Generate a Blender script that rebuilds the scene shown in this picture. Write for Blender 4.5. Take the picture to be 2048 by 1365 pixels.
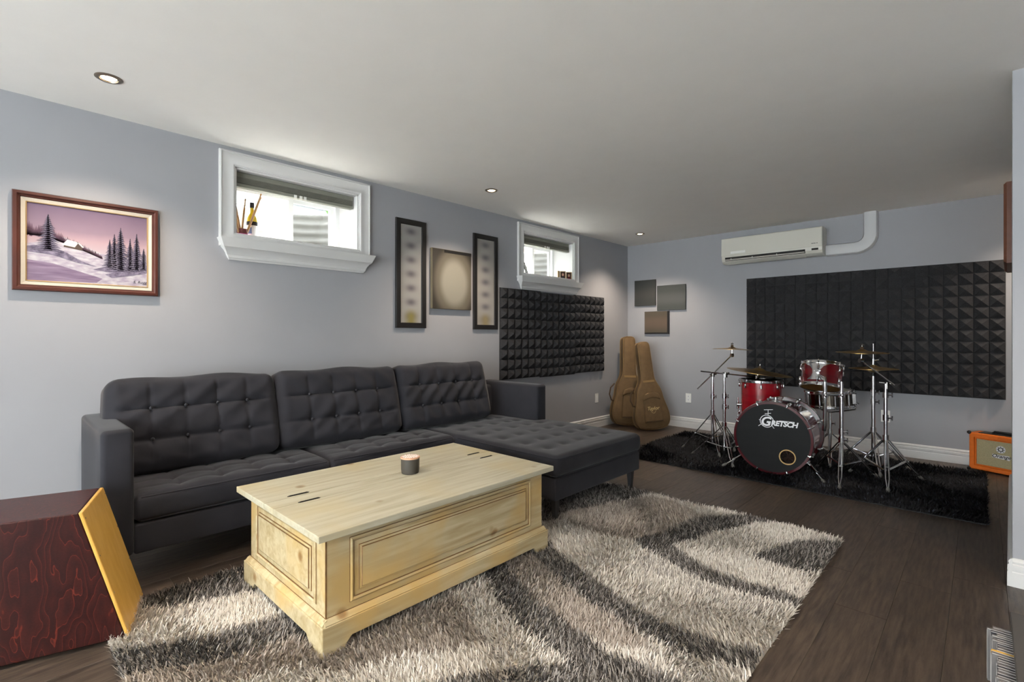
import bpy, bmesh, math, random
import numpy as np
from mathutils import Matrix, Vector
random.seed(7); np.random.seed(7)
PI = math.pi
for o in list(bpy.data.objects): bpy.data.objects.remove(o, do_unlink=True)
S = bpy.context.scene
C = S.collection
# ------------------------------------------------------------------ camera
FPX, CXP, HOR, CAMH, YAW = 989.0, 1024.0, 672.0, 1.164, math.radians(43.575)
cd = bpy.data.cameras.new('camera'); cam = bpy.data.objects.new('camera', cd); C.objects.link(cam)
cam.location = (0, 0, CAMH); cam.rotation_euler = (PI/2, 0, YAW)
cd.sensor_width = 36; cd.lens = FPX/2048*36; cd.shift_y = -(682.5-HOR)/2048; cd.clip_start = .02
S.camera = cam
# ------------------------------------------------------------------ world, sun, exposure
w = bpy.data.worlds.new('world'); S.world = w; w.use_nodes = True
bg = w.node_tree.nodes['Background']; bg.inputs[0].default_value = (.96, .98, 1.0, 1); bg.inputs[1].default_value = 7.6
sd = bpy.data.lights.new('sun', 'SUN'); sd.energy = 80.0; sd.angle = .02; sd.color = (1, .96, .9)
sun = bpy.data.objects.new('sun', sd); C.objects.link(sun)
sun.rotation_euler = Vector((.42, -.08, -.90)).to_track_quat('-Z', 'Y').to_euler(); sun.location = (-8, 3, 8)
POT_W = 52.0            # watts of each recessed spot
S.view_settings.view_transform = 'Standard'; S.view_settings.look = 'None'
S.view_settings.gamma = 1; S.view_settings.use_curve_mapping = False
S.view_settings.exposure = 1.0

# ------------------------------------------------------------------ pixel helpers (direction from the camera; distance from what it touches)
FW = Vector((-math.sin(YAW), math.cos(YAW), 0)); RT = Vector((math.cos(YAW), math.sin(YAW), 0))
def at_w(px, py, w):    # point at distance w along the view axis
    return FW*w + RT*((px-CXP)/FPX*w) + Vector((0, 0, CAMH-(py-HOR)/FPX*w))
def at_z(px, py, z):    # point on the horizontal plane z
    return at_w(px, py, (CAMH-z)*FPX/(py-HOR))
LW, BW, H = -3.56, 6.066, 2.40
# ------------------------------------------------------------------ materials
def lin(c):
    return tuple((v/12.92 if v <= .04045 else ((v+.055)/1.055)**2.4) for v in [x/255 for x in c])
MATS = {}
def mat(name, col, rough=.5, metal=0., var=0., vscale=6., stretch=(1, 1, 1), bump=0., bscale=60., coat=0., sheen=0., col2=None, spec=.5, emit=None, estr=0., trans=0., ior=1.45, rnd=0., detail=4., dist=0.):
    m = bpy.data.materials.new(name); m.use_nodes = True; nt = m.node_tree; N = nt.nodes; L = nt.links
    b = N['Principled BSDF']; a = lin(col)
    b.inputs['Base Color'].default_value = (*a, 1); b.inputs['Roughness'].default_value = rough; b.inputs['Metallic'].default_value = metal
    b.inputs['Specular IOR Level'].default_value = spec; b.inputs['Coat Weight'].default_value = coat; b.inputs['Coat Roughness'].default_value = .08
    b.inputs['Sheen Weight'].default_value = sheen; b.inputs['Sheen Roughness'].default_value = .4
    b.inputs['Transmission Weight'].default_value = trans; b.inputs['IOR'].default_value = ior
    if emit: b.inputs['Emission Color'].default_value = (*lin(emit), 1); b.inputs['Emission Strength'].default_value = estr
    tc = None
    if var or bump or col2:
        tc = N.new('ShaderNodeTexCoord'); mp = N.new('ShaderNodeMapping'); L.new(tc.outputs['Object'], mp.inputs[0]); mp.inputs['Scale'].default_value = stretch
    out = None
    if var or col2:
        nz = N.new('ShaderNodeTexNoise'); nz.inputs['Scale'].default_value = vscale; nz.inputs['Detail'].default_value = detail; nz.inputs['Distortion'].default_value = dist; L.new(mp.outputs[0], nz.inputs['Vector'])
        cr = N.new('ShaderNodeValToRGB'); L.new(nz.outputs['Fac'], cr.inputs[0])
        c2 = lin(col2) if col2 else tuple(v*(1+var) for v in a); c1 = a if col2 else tuple(v*(1-var) for v in a)
        cr.color_ramp.elements[0].position = .33; cr.color_ramp.elements[1].position = .67
        cr.color_ramp.elements[0].color = (*c1, 1); cr.color_ramp.elements[1].color = (*c2, 1); out = cr.outputs[0]
        if rnd:
            oi = N.new('ShaderNodeObjectInfo'); mr = N.new('ShaderNodeMapRange'); mr.inputs['To Min'].default_value = 1-rnd; mr.inputs['To Max'].default_value = 1+rnd; L.new(oi.outputs['Random'], mr.inputs['Value'])
            mx = N.new('ShaderNodeMix'); mx.data_type = 'RGBA'; mx.blend_type = 'MULTIPLY'; mx.inputs['Factor'].default_value = 1
            L.new(out, mx.inputs['A']); L.new(mr.outputs[0], mx.inputs['B']); out = mx.outputs['Result']
            ad = N.new('ShaderNodeVectorMath'); ad.operation = 'SCALE'; L.new(oi.outputs['Random'], ad.inputs['Scale']); ad.inputs[0].default_value = (37, 91, 13)
            L.new(ad.outputs[0], mp.inputs['Location'])
        L.new(out, b.inputs['Base Color'])
    if bump:
        bz = N.new('ShaderNodeTexNoise'); bz.inputs['Scale'].default_value = bscale; bz.inputs['Detail'].default_value = 3; L.new(mp.outputs[0], bz.inputs['Vector'])
        bp = N.new('ShaderNodeBump'); bp.inputs['Strength'].default_value = bump; bp.inputs['Distance'].default_value = .004
        L.new(bz.outputs['Fac'], bp.inputs['Height']); L.new(bp.outputs[0], b.inputs['Normal'])
    MATS[name] = m; return m
def attr_mat(name, rough=.9):
    m = bpy.data.materials.new(name); m.use_nodes = True; nt = m.node_tree
    a = nt.nodes.new('ShaderNodeAttribute'); a.attribute_name = 'Col'
    b = nt.nodes['Principled BSDF']; nt.links.new(a.outputs['Color'], b.inputs['Base Color']); b.inputs['Roughness'].default_value = rough; b.inputs['Specular IOR Level'].default_value = .2
    MATS[name] = m; return m
mat('wall_paint', (153, 154, 158), .75, bump=.04, bscale=180, var=.015, vscale=3)
mat('ceiling_paint', (236, 233, 228), .85, bump=.03, bscale=150, var=.01)
mat('white_trim', (204, 204, 203), .38)
mat('vinyl_white', (235, 236, 236), .35)
mat('plank_wood', (52, 44, 39), .40, col2=(84, 72, 62), vscale=9, stretch=(9, .8, 1), detail=8, bump=.18, bscale=30, rnd=.22, spec=.45)
mat('subfloor', (24, 20, 18), .8, var=.1)
mat('velvet', (44, 44, 49), .85, sheen=.14, var=.16, vscale=5, bump=.12, bscale=320, spec=.2)
mat('velvet_base', (46, 46, 51), .85, sheen=.1, var=.08, vscale=9, bump=.2, bscale=420, spec=.2)
mat('sofa_leg', (52, 52, 54), .45)
mat('foam', (54, 54, 56), .95, var=.18, vscale=120, bump=.5, bscale=300, spec=.1)
mat('black_frame', (26, 25, 25), .5)
mat('canvas_edge', (120, 108, 86), .8)
mat('chrome', (215, 215, 218), .16, metal=1.)
mat('steel_dark', (120, 118, 116), .25, metal=1.)
mat('satin_nickel', (150, 140, 128), .32, metal=1.)
mat('black_nickel', (120, 114, 106), .14, metal=1.)
mat('bronze', (176, 142, 84), .3, metal=1., var=.1, vscale=30)
mat('rubber', (98, 96, 92), .8)
mat('black_rubber', (20, 20, 21), .7)
mat('drum_red', (92, 12, 20), .18, coat=.8, var=.25, vscale=3, stretch=(1, 1, 6))
mat('floor_tom_red', (140, 12, 24), .18, coat=.8, var=.2, vscale=3, stretch=(1, 1, 6))
mat('hoop_red', (66, 16, 22), .22, coat=.6)
mat('drum_head_black', (13, 13, 14), .55, spec=.25, var=.2, vscale=4, stretch=(1, 1, 5))
mat('drum_head_white', (214, 212, 206), .5)
mat('drum_head_amber', (150, 112, 58), .35, var=.15, vscale=6)
mat('logo_white', (222, 222, 224), .5)
mat('port_fabric', (8, 6, 5), .9, col2=(48, 26, 12), vscale=60)
mat('bag_tan', (106, 83, 55), .85, var=.12, vscale=14, bump=.3, bscale=70)
mat('bag_dark', (70, 52, 34), .85)
mat('bag_piping', (140, 110, 68), .7)
mat('bag_logo', (206, 178, 124), .7)
mat('amp_orange', (226, 112, 24), .55, var=.06, vscale=40, bump=.25, bscale=260)
mat('grille_cloth', (176, 164, 128), .9, var=.16, vscale=260, bump=.3, bscale=300)
mat('black_plastic', (24, 24, 26), .45)
mat('white_plastic', (226, 226, 222), .4)
mat('ac_white', (202, 200, 190), .3)
mat('duct_white', (190, 191, 192), .45)
mat('slot_dark', (34, 33, 31), .8)
mat('blind_grey', (128, 128, 118), .6)
mat('mahogany', (74, 38, 30), .4, var=.22, vscale=6, stretch=(1, 1, 1), detail=8)
mat('frame_brown', (104, 62, 44), .45, var=.2, vscale=12)
mat('liner', (186, 178, 164), .8, bump=.2, bscale=400)
mat('gold', (170, 140, 92), .4, metal=.6)
mat('tapa', (206, 158, 72), .3, coat=.4, col2=(220, 176, 94), vscale=4, stretch=(8, 8, .9), detail=5)
mat('candle_jar', (64, 61, 55), .5, var=.08, vscale=20)
mat('candle_rim', (206, 158, 128), .5)
mat('candle_white', (226, 216, 208), .6)
mat('hinge_black', (26, 25, 24), .5, metal=.6)
mat('cd_clear', (104, 102, 102), .25, var=.1, vscale=30)
mat('cd_white', (176, 174, 172), .3)
mat('cd_dark', (54, 54, 58), .3)
mat('cd_yellow', (206, 160, 60), .4)
mat('shelf_dark', (56, 54, 53), .55, var=.05)
mat('bottle_yellow', (214, 190, 20), .12, coat=.5)
mat('bottle_label', (226, 226, 226), .6)
mat('label_black', (30, 28, 30), .6)
mat('label_pink', (190, 60, 130), .6)
mat('label_blue', (90, 120, 170), .6)
mat('jar_red', (110, 40, 44), .25, coat=.4, var=.2, vscale=30)
mat('stick_wood', (198, 156, 108), .5, var=.08)
mat('galvanised', (142, 142, 138), .55, var=.08, vscale=9)
mat('siding', (176, 182, 190), .7)
mat('brick_bed', (150, 110, 92), .9, col2=(206, 186, 170), vscale=26)
mat('leaf', (84, 124, 52), .7, var=.3, vscale=6)
mat('soil', (150, 146, 138), .9, var=.1)
mat('lamp_glow', (255, 240, 215), .4, emit=(255, 226, 180), estr=14)
mat('photo_brown', (70, 48, 38), .5); mat('photo_gold', (170, 140, 90), .4, metal=.5)
mat('skin', (206, 160, 136), .6); mat('suit', (34, 32, 36), .6); mat('paper', (216, 220, 212), .6)
mat('photo_grey', (88, 92, 88), .5)
def glass_mat():
    m = bpy.data.materials.new('pane_glass'); m.use_nodes = True; nt = m.node_tree; N = nt.nodes; L = nt.links
    b = N['Principled BSDF']; N.remove(b); o = N['Material Output']
    t = N.new('ShaderNodeBsdfTransparent'); t.inputs[0].default_value = (.95, .97, .97, 1); g = N.new('ShaderNodeBsdfGlossy'); g.inputs['Roughness'].default_value = .02
    mx = N.new('ShaderNodeMixShader'); mx.inputs[0].default_value = .05
    L.new(t.outputs[0], mx.inputs[1]); L.new(g.outputs[0], mx.inputs[2]); L.new(mx.outputs[0], o.inputs['Surface'])
    MATS['pane_glass'] = m
glass_mat()
def screen_mat():
    m = bpy.data.materials.new('insect_screen'); m.use_nodes = True; nt = m.node_tree; N = nt.nodes; L = nt.links; N.remove(N['Principled BSDF'])
    t = N.new('ShaderNodeBsdfTransparent'); t.inputs[0].default_value = (.55, .55, .55, 1); L.new(t.outputs[0], N['Material Output'].inputs['Surface']); MATS['insect_screen'] = m
screen_mat()
def ramp_mat(name, axis, stops, rough=.7, wob=0.02, scale=3):      # flat print: colour bands along one object axis
    m = bpy.data.materials.new(name); m.use_nodes = True; nt = m.node_tree; N = nt.nodes; L = nt.links; b = N['Principled BSDF']
    tc = N.new('ShaderNodeTexCoord'); sp = N.new('ShaderNodeSeparateXYZ'); L.new(tc.outputs['Generated'], sp.inputs[0])
    nz = N.new('ShaderNodeTexNoise'); nz.inputs['Scale'].default_value = scale; L.new(tc.outputs['Generated'], nz.inputs['Vector'])
    ma = N.new('ShaderNodeMath'); ma.operation = 'MULTIPLY_ADD'; L.new(nz.outputs['Fac'], ma.inputs[0]); ma.inputs[1].default_value = wob; L.new(sp.outputs[axis], ma.inputs[2])
    cr = N.new('ShaderNodeValToRGB'); L.new(ma.outputs[0], cr.inputs[0])
    e = cr.color_ramp.elements
    while len(e) < len(stops): e.new(.5)
    for k, (p, c) in enumerate(stops): e[k].position = p; e[k].color = (*lin(c), 1)
    L.new(cr.outputs[0], b.inputs['Base Color']); b.inputs['Roughness'].default_value = rough; MATS[name] = m; return m
def chest_mat(name, ca, cb, cc, fac=.66):
    m = bpy.data.materials.new(name); m.use_nodes = True; nt = m.node_tree; N = nt.nodes; L = nt.links; b = N['Principled BSDF']
    tc = N.new('ShaderNodeTexCoord'); mp = N.new('ShaderNodeMapping'); mp.inputs['Scale'].default_value = (14, 1.1, 14); L.new(tc.outputs['Object'], mp.inputs[0])
    n1 = N.new('ShaderNodeTexNoise'); n1.inputs['Scale'].default_value = 2.2; n1.inputs['Detail'].default_value = 6; n1.inputs['Distortion'].default_value = .6; L.new(mp.outputs[0], n1.inputs['Vector'])
    c1 = N.new('ShaderNodeValToRGB'); L.new(n1.outputs['Fac'], c1.inputs[0]); e = c1.color_ramp.elements
    e[0].position = .3; e[0].color = (*lin(ca), 1); e[1].position = .62; e[1].color = (*lin(cb), 1)
    n2 = N.new('ShaderNodeTexNoise'); n2.inputs['Scale'].default_value = 2.6; n2.inputs['Detail'].default_value = 3; L.new(tc.outputs['Object'], n2.inputs['Vector'])
    c2 = N.new('ShaderNodeValToRGB'); L.new(n2.outputs['Fac'], c2.inputs[0]); c2.color_ramp.elements[0].position = .5; c2.color_ramp.elements[1].position = fac
    mx = N.new('ShaderNodeMix'); mx.data_type = 'RGBA'; L.new(c2.outputs[0], mx.inputs['Factor']); L.new(c1.outputs[0], mx.inputs['A']); mx.inputs['B'].default_value = (*lin(cc), 1)
    vo = N.new('ShaderNodeTexVoronoi'); vo.inputs['Scale'].default_value = 4.3; L.new(tc.outputs['Object'], vo.inputs['Vector'])
    c3 = N.new('ShaderNodeValToRGB'); L.new(vo.outputs['Distance'], c3.inputs[0]); k = c3.color_ramp.elements
    k[0].position = .0; k[0].color = (*lin((110, 70, 34)), 1); k[1].position = .12; k[1].color = (1, 1, 1, 1); q = k.new(.06); q.color = (*lin((190, 150, 96)), 1)
    m2 = N.new('ShaderNodeMix'); m2.data_type = 'RGBA'; m2.blend_type = 'MULTIPLY'; m2.inputs['Factor'].default_value = .75; L.new(mx.outputs['Result'], m2.inputs['A']); L.new(c3.outputs[0], m2.inputs['B'])
    L.new(m2.outputs['Result'], b.inputs['Base Color']); b.inputs['Roughness'].default_value = .42
    bp = N.new('ShaderNodeBump'); bp.inputs['Strength'].default_value = .1; bp.inputs['Distance'].default_value = .003; L.new(n1.outputs['Fac'], bp.inputs['Height']); L.new(bp.outputs[0], b.inputs['Normal'])
    MATS[name] = m
chest_mat('pine_whitewash', (158, 138, 98), (188, 174, 140), (186, 156, 100), .64)
chest_mat('pine_top', (158, 150, 126), (180, 176, 156), (176, 164, 130), .7)
mat('pine_antique', (116, 84, 48), .5, var=.25, vscale=30)
def cajon_mat():
    m = bpy.data.materials.new('bubinga'); m.use_nodes = True; nt = m.node_tree; N = nt.nodes; L = nt.links; b = N['Principled BSDF']
    tc = N.new('ShaderNodeTexCoord'); mp = N.new('ShaderNodeMapping'); mp.inputs['Scale'].default_value = (5.5, 5.5, 1.7); L.new(tc.outputs['Object'], mp.inputs[0])
    nz = N.new('ShaderNodeTexNoise'); nz.inputs['Scale'].default_value = 1.0; nz.inputs['Detail'].default_value = 3.5; nz.inputs['Roughness'].default_value = .5; L.new(mp.outputs[0], nz.inputs['Vector'])
    mu = N.new('ShaderNodeMath'); mu.operation = 'MULTIPLY'; mu.inputs[1].default_value = 22; L.new(nz.outputs['Fac'], mu.inputs[0])
    fr = N.new('ShaderNodeMath'); fr.operation = 'FRACT'; L.new(mu.outputs[0], fr.inputs[0])
    cr = N.new('ShaderNodeValToRGB'); L.new(fr.outputs[0], cr.inputs[0]); e = cr.color_ramp.elements
    e[0].position = .0; e[0].color = (*lin((100, 38, 26)), 1); e[1].position = 1; e[1].color = (*lin((46, 14, 12)), 1)
    for p, c in ((.07, (56, 19, 15)), (.75, (40, 12, 11))): q = e.new(p); q.color = (*lin(c), 1)
    n2 = N.new('ShaderNodeTexNoise'); n2.inputs['Scale'].default_value = 160; L.new(tc.outputs['Object'], n2.inputs['Vector'])
    mx = N.new('ShaderNodeMix'); mx.data_type = 'RGBA'; mx.blend_type = 'OVERLAY'; mx.inputs['Factor'].default_value = .35; L.new(cr.outputs[0], mx.inputs['A']); L.new(n2.outputs['Fac'], mx.inputs['B'])
    L.new(mx.outputs['Result'], b.inputs['Base Color']); b.inputs['Roughness'].default_value = .38; b.inputs['Specular IOR Level'].default_value = .3; b.inputs['Coat Weight'].default_value = .12; b.inputs['Coat Roughness'].default_value = .15
    MATS['bubinga'] = m
cajon_mat()
attr_mat('shag_pile'); attr_mat('black_pile', .6)
# ------------------------------------------------------------------ mesh helpers
ORG = {}
def org(o): return ORG.get(o.name, Vector((0, 0, 0))) if o else Vector((0, 0, 0))
def thing(name, label, cat, loc=(0, 0, 0), group=None, rz=None):
    """Empty at a thing's base. rz None: parts are given in world coordinates; else in local ones."""
    o = bpy.data.objects.new(name, None); C.objects.link(o); o.location = loc; o.empty_display_size = .05
    if rz is None: ORG[o.name] = Vector(loc)
    else: o.rotation_euler = (0, 0, rz) if not hasattr(rz, '__len__') else rz
    o['label'] = label; o['category'] = cat
    if group: o['group'] = group
    return o
def tag(o, label, cat, group=None, kind=None):
    if label: o['label'] = label
    if cat: o['category'] = cat
    if group: o['group'] = group
    if kind: o['kind'] = kind
    return o
def frame_of(a, b):
    d = (b-a).normalized(); u = d.orthogonal().normalized(); return u, d.cross(u), d
class MB:
    def __init__(s): s.v = []; s.f = []
    def add(s, vs, fs, m=None):
        n = len(s.v)
        s.v += [Vector(v) if m is None else m @ Vector(v) for v in vs]; s.f += [tuple(i+n for i in f) for f in fs]; return s
    def bx(s, x0, x1, y0, y1, z0, z1, m=None):
        return s.add([(x0,y0,z0),(x1,y0,z0),(x1,y1,z0),(x0,y1,z0),(x0,y0,z1),(x1,y0,z1),(x1,y1,z1),(x0,y1,z1)],
                     [(0,3,2,1),(4,5,6,7),(0,1,5,4),(1,2,6,5),(2,3,7,6),(3,0,4,7)], m)
    def prism(s, poly, z0, z1, m=None):
        n = len(poly); a = sum(poly[i][0]*poly[(i+1) % n][1]-poly[(i+1) % n][0]*poly[i][1] for i in range(n))
        if a < 0: poly = poly[::-1]
        vs = [(x, y, z0) for x, y in poly]+[(x, y, z1) for x, y in poly]
        return s.add(vs, [tuple(range(n-1, -1, -1)), tuple(range(n, 2*n))]+[(i, (i+1) % n, n+(i+1) % n, n+i) for i in range(n)], m)
    def rings(s, rs, m=None, cap0=True, cap1=True, closed=True):
        n = len(rs[0]); vs = [p for r in rs for p in r]; fs = []
        for k in range(len(rs)-1):
            for i in range(n if closed else n-1):
                j = (i+1) % n; fs.append((k*n+i, k*n+j, (k+1)*n+j, (k+1)*n+i))
        if cap0: fs.append(tuple(range(n-1, -1, -1)))
        if cap1: fs.append(tuple((len(rs)-1)*n+i for i in range(n)))
        return s.add(vs, fs, m)
    def lathe(s, prof, n=24, m=None, cap0=True, cap1=True):
        return s.rings([[(r*math.cos(2*PI*i/n), r*math.sin(2*PI*i/n), z) for i in range(n)] for r, z in prof], m, cap0, cap1)
    def tube(s, pts, r, n=8, m=None):
        pts = [Vector(p) for p in pts]; rs = []
        rad = r if hasattr(r, '__len__') else [r]*len(pts)
        u = None
        for k, p in enumerate(pts):
            d = (pts[min(k+1, len(pts)-1)]-pts[max(k-1, 0)]).normalized()
            u = d.orthogonal().normalized() if u is None else (u-d*u.dot(d)).normalized()
            v = d.cross(u)
            rs.append([p+(u*math.cos(2*PI*i/n)+v*math.sin(2*PI*i/n))*rad[k] for i in range(n)])
        return s.rings(rs, m)
    def rect(s, prof, x0, x1, y0, y1, m=None, cap=False):   # rings of a rectangle: (inset, height)
        return s.rings([[(x0+i, y0+i, h), (x1-i, y0+i, h), (x1-i, y1-i, h), (x0+i, y1-i, h)] for i, h in prof], m, False, cap)
    def ball(s, c, r, n=8, sc=(1, 1, 1)):
        rs = []
        for k in range(1, n//2+1):
            t = PI*(k-.5)/(n//2); rs.append([(c[0]+sc[0]*r*math.sin(t)*math.cos(2*PI*i/n), c[1]+sc[1]*r*math.sin(t)*math.sin(2*PI*i/n), c[2]-sc[2]*r*math.cos(t)) for i in range(n)])
        return s.rings(rs)
    def rbox(s, x0, x1, y0, y1, z0, z1, r, step, fn=None, m=None):
        """rounded box as a grid; fn(local unit-ish point, normal) displaces it"""
        lo = (x0, y0, z0); hi = (x1, y1, z1); ax = []
        for a in range(3):
            L = hi[a]-lo[a]; k = max(2, int(round((L-2*r)/step)))
            t = [lo[a]+r*(1-math.cos(q*PI/8)) if False else lo[a]+r*q/3 for q in range(3)]
            t += [lo[a]+r+(L-2*r)*q/k for q in range(k+1)] + [hi[a]-r*q/3 for q in (2, 1, 0)]
            ax.append(t)
        idx = {}; vs = []; fs = []
        def vert(i, j, k):
            key = (i, j, k)
            if key in idx: return idx[key]
            p = Vector((ax[0][i], ax[1][j], ax[2][k])); q = Vector([min(max(p[a], lo[a]+r), hi[a]-r) for a in range(3)])
            d = p-q
            # cube-to-sphere mapping of the rounded edge
            n = d.normalized() if d.length > 1e-9 else Vector((0, 0, 1))
            p2 = q+n*r
            if fn: p2 = fn(p2, n)
            idx[key] = len(vs); vs.append(p2); return idx[key]
        n = [len(a)-1 for a in ax]
        for i in range(n[0]):
            for j in range(n[1]):
                fs.append((vert(i, j, 0), vert(i, j+1, 0), vert(i+1, j+1, 0), vert(i+1, j, 0)))
                fs.append((vert(i, j, n[2]), vert(i+1, j, n[2]), vert(i+1, j+1, n[2]), vert(i, j+1, n[2])))
        for i in range(n[0]):
            for k in range(n[2]):
                fs.append((vert(i, 0, k), vert(i+1, 0, k), vert(i+1, 0, k+1), vert(i, 0, k+1)))
                fs.append((vert(i, n[1], k), vert(i, n[1], k+1), vert(i+1, n[1], k+1), vert(i+1, n[1], k)))
        for j in range(n[1]):
            for k in range(n[2]):
                fs.append((vert(0, j, k), vert(0, j, k+1), vert(0, j+1, k+1), vert(0, j+1, k)))
                fs.append((vert(n[0], j, k), vert(n[0], j+1, k), vert(n[0], j+1, k+1), vert(n[0], j, k+1)))
        return s.add(vs, fs, m)
    def build(s, name, material, parent=None, smooth=None, bevel=0., seg=2):
        o0 = org(parent)
        me = bpy.data.meshes.new(name); me.from_pydata([tuple(v-o0) for v in s.v], [], s.f)
        if bevel:
            bm = bmesh.new(); bm.from_mesh(me); bmesh.ops.remove_doubles(bm, verts=bm.verts, dist=1e-6)
            ed = [e for e in bm.edges if len(e.link_faces) == 2 and e.calc_face_angle(0) > .5]
            bmesh.ops.bevel(bm, geom=ed, offset=bevel, segments=seg, affect='EDGES', profile=.5, clamp_overlap=True); bm.to_mesh(me); bm.free()
        if smooth is not None:
            me.polygons.foreach_set('use_smooth', [True]*len(me.polygons)); me.set_sharp_from_angle(angle=math.radians(smooth))
        me.materials.append(MATS[material] if isinstance(material, str) else material)
        o = bpy.data.objects.new(name, me); C.objects.link(o)
        if parent:
            o.parent = parent; ORG[o.name] = o0
        return o
def struct(o): o['kind'] = 'structure'; return o
def text_obj(name, txt, size, m4, material, parent, shear=0., extrude=.0006, bold=0., align='CENTER', space=1.):
    cu = bpy.data.curves.new('t', 'FONT'); cu.body = txt; cu.size = size; cu.shear = shear; cu.extrude = extrude; cu.offset = bold; cu.align_x = align; cu.resolution_u = 3; cu.space_character = space
    t = bpy.data.objects.new('t', cu); C.objects.link(t); bpy.context.view_layer.update()
    me = bpy.data.meshes.new_from_object(t.evaluated_get(bpy.context.evaluated_depsgraph_get())); bpy.data.objects.remove(t, do_unlink=True)
    o0 = org(parent)
    me.transform(Matrix.Translation(-o0) @ m4); me.materials.clear(); me.materials.append(MATS[material]); me.name = name
    o = bpy.data.objects.new(name, me); C.objects.link(o); o.parent = parent; return o
def m_cols(x, y, z, t): return Matrix(((x[0], y[0], z[0], t[0]), (x[1], y[1], z[1], t[1]), (x[2], y[2], z[2], t[2]), (0, 0, 0, 1)))
def on_left(y=0, z=0, out=0): return m_cols((0, 1, 0), (0, 0, 1), (1, 0, 0), (LW+out, y, z))
def on_back(x=0, z=0, out=0): return m_cols((1, 0, 0), (0, 0, 1), (0, -1, 0), (x, BW-out, z))
def axis_m(p, d, up=(0, 0, 1)):        # local z along d
    d = Vector(d).normalized(); u = Vector(up)
    if abs(d.dot(u)) > .99: u = Vector((1, 0, 0))
    x = u.cross(d).normalized(); y = d.cross(x); return m_cols(x, y, d, p)
# ================================================================== the room
X1, Y0 = 2.2, -3.4
WIN = ((1.097, 1.988), (3.915, 4.806)); WZ0, WZ1 = 1.795, 2.275
fl = struct(MB().bx(LW-.3, X1+.12, Y0-.2, BW+.15, -.12, -.012).build('floor', 'subfloor'))
ce = MB().bx(LW-.3, X1+.12, Y0-.2, BW+.15, H, H+.12)
struct(ce.build('ceiling', 'ceiling_paint'))
# planks: boards laid along the long side, cut at the walls
PW, PL = .182, 1.22
meshes = {}
x = LW; row = 0
while x < X1:
    x2 = min(x+PW, X1); y = -1.2-random.random()*PL
    while y < BW:
        a, b = max(y, -1.2), min(y+PL, BW); y += PL
        if b-a < .03 or (x > .3 and a > 3.3 and b < 5.2): continue
        wd, ln = round(x2-x-.0008, 4), round(b-a-.0008, 3); key = (wd, ln)
        if key not in meshes:
            o = MB().bx(0, wd, 0, ln, -.012, 0).build('plank', 'plank_wood', fl, bevel=.0007, seg=1); meshes[key] = o.data
        else:
            o = bpy.data.objects.new('plank', meshes[key]); C.objects.link(o); o.parent = fl
        o.location = (x+.0004, a+.0004, 0)
    x = x2; row += 1
# left wall with two openings
T = .30
m = MB()
def wl(y0, y1, z0, z1): m.bx(LW-T, LW, y0, y1, z0, z1)
(a0, a1), (b0, b1) = WIN
wl(Y0, a0, 0, H); wl(a1, b0, 0, H); wl(b1, BW+.12, 0, H)
for q0, q1 in WIN: wl(q0, q1, 0, WZ0); wl(q0, q1, WZ1, H)
struct(m.build('wall_left', 'wall_paint'))
struct(MB().bx(LW-T, X1+.12, BW, BW+.12, 0, H).build('wall_back', 'wall_paint'))
# partition on the right: its end faces the camera, a picture hangs on its long side
PX0, PX1, PY0, PY1 = .100, .158, 3.275, 5.25
struct(MB().prism([(PX0, PY0), (X1, PY0), (X1, PY1), (PX1, PY1)], 0, H).build('wall_right', 'wall_paint', bevel=.004))
struct(MB().bx(1.0, X1, PY1, BW, 0, H).build('wall_recess', 'wall_paint'))
struct(MB().bx(X1, X1+.12, Y0-.12, PY0, 0, H).build('wall_side', 'wall_paint'))
# wall behind the camera; its wide patio door is added to let in daylight
DX0, DX1, DZ = -3.3, 1.9, 2.25
struct(MB().bx(LW-T, DX0, Y0-.12, Y0, 0, H).bx(DX1, X1, Y0-.12, Y0, 0, H).bx(DX0, DX1, Y0-.12, Y0, DZ, H).build('wall_front', 'wall_paint'))
pd = struct(MB().bx(DX0, DX0+.07, Y0-.1, Y0-.02, 0, DZ).bx(DX1-.07, DX1, Y0-.1, Y0-.02, 0, DZ).bx(DX0, DX1, Y0-.1, Y0-.02, DZ-.07, DZ).bx(DX0, DX1, Y0-.1, Y0-.02, 0, .09).bx(-.75, -.65, Y0-.1, Y0-.02, 0, DZ).build('added_patio_door', 'vinyl_white'))
MB().bx(DX0+.07, -.75, Y0-.065, Y0-.055, .09, DZ-.07).build('pane', 'pane_glass', pd); MB().bx(-.65, DX1-.07, Y0-.065, Y0-.055, .09, DZ-.07).build('pane', 'pane_glass', pd)
# baseboards: moulded profile (out from wall, height)
BBP = [(0, 0), (.017, 0), (.017, .066), (.0145, .070), (.0145, .074), (.0165, .079), (.0155, .100), (.011, .104), (.0115, .109), (.0135, .115), (.011, .122), (.006, .128), (0, .130)]
def baseboard(name, p0, p1, nrm):
    p0, p1, nrm = Vector(p0), Vector(p1), Vector(nrm)
    mb = MB(); mb.rings([[p+nrm*d+Vector((0, 0, z)) for d, z in BBP] for p in (p0, p1)]); 
    return struct(mb.build(name, 'white_trim', smooth=25))
baseboard('baseboard_left', (LW, Y0, 0), (LW, BW-.0, 0), (1, 0, 0))
baseboard('baseboard_back', (LW+.017, BW, 0), (1.0, BW, 0), (0, -1, 0))
baseboard('baseboard_right', (PX0+.0, PY0, 0), (X1, PY0, 0), (0, -1, 0))
pn = Vector((-(PY1-PY0), PX1-PX0, 0)).normalized()
baseboard('baseboard_partition', Vector((PX0, PY0-.017, 0)), (PX1, PY1, 0), pn)
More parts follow.
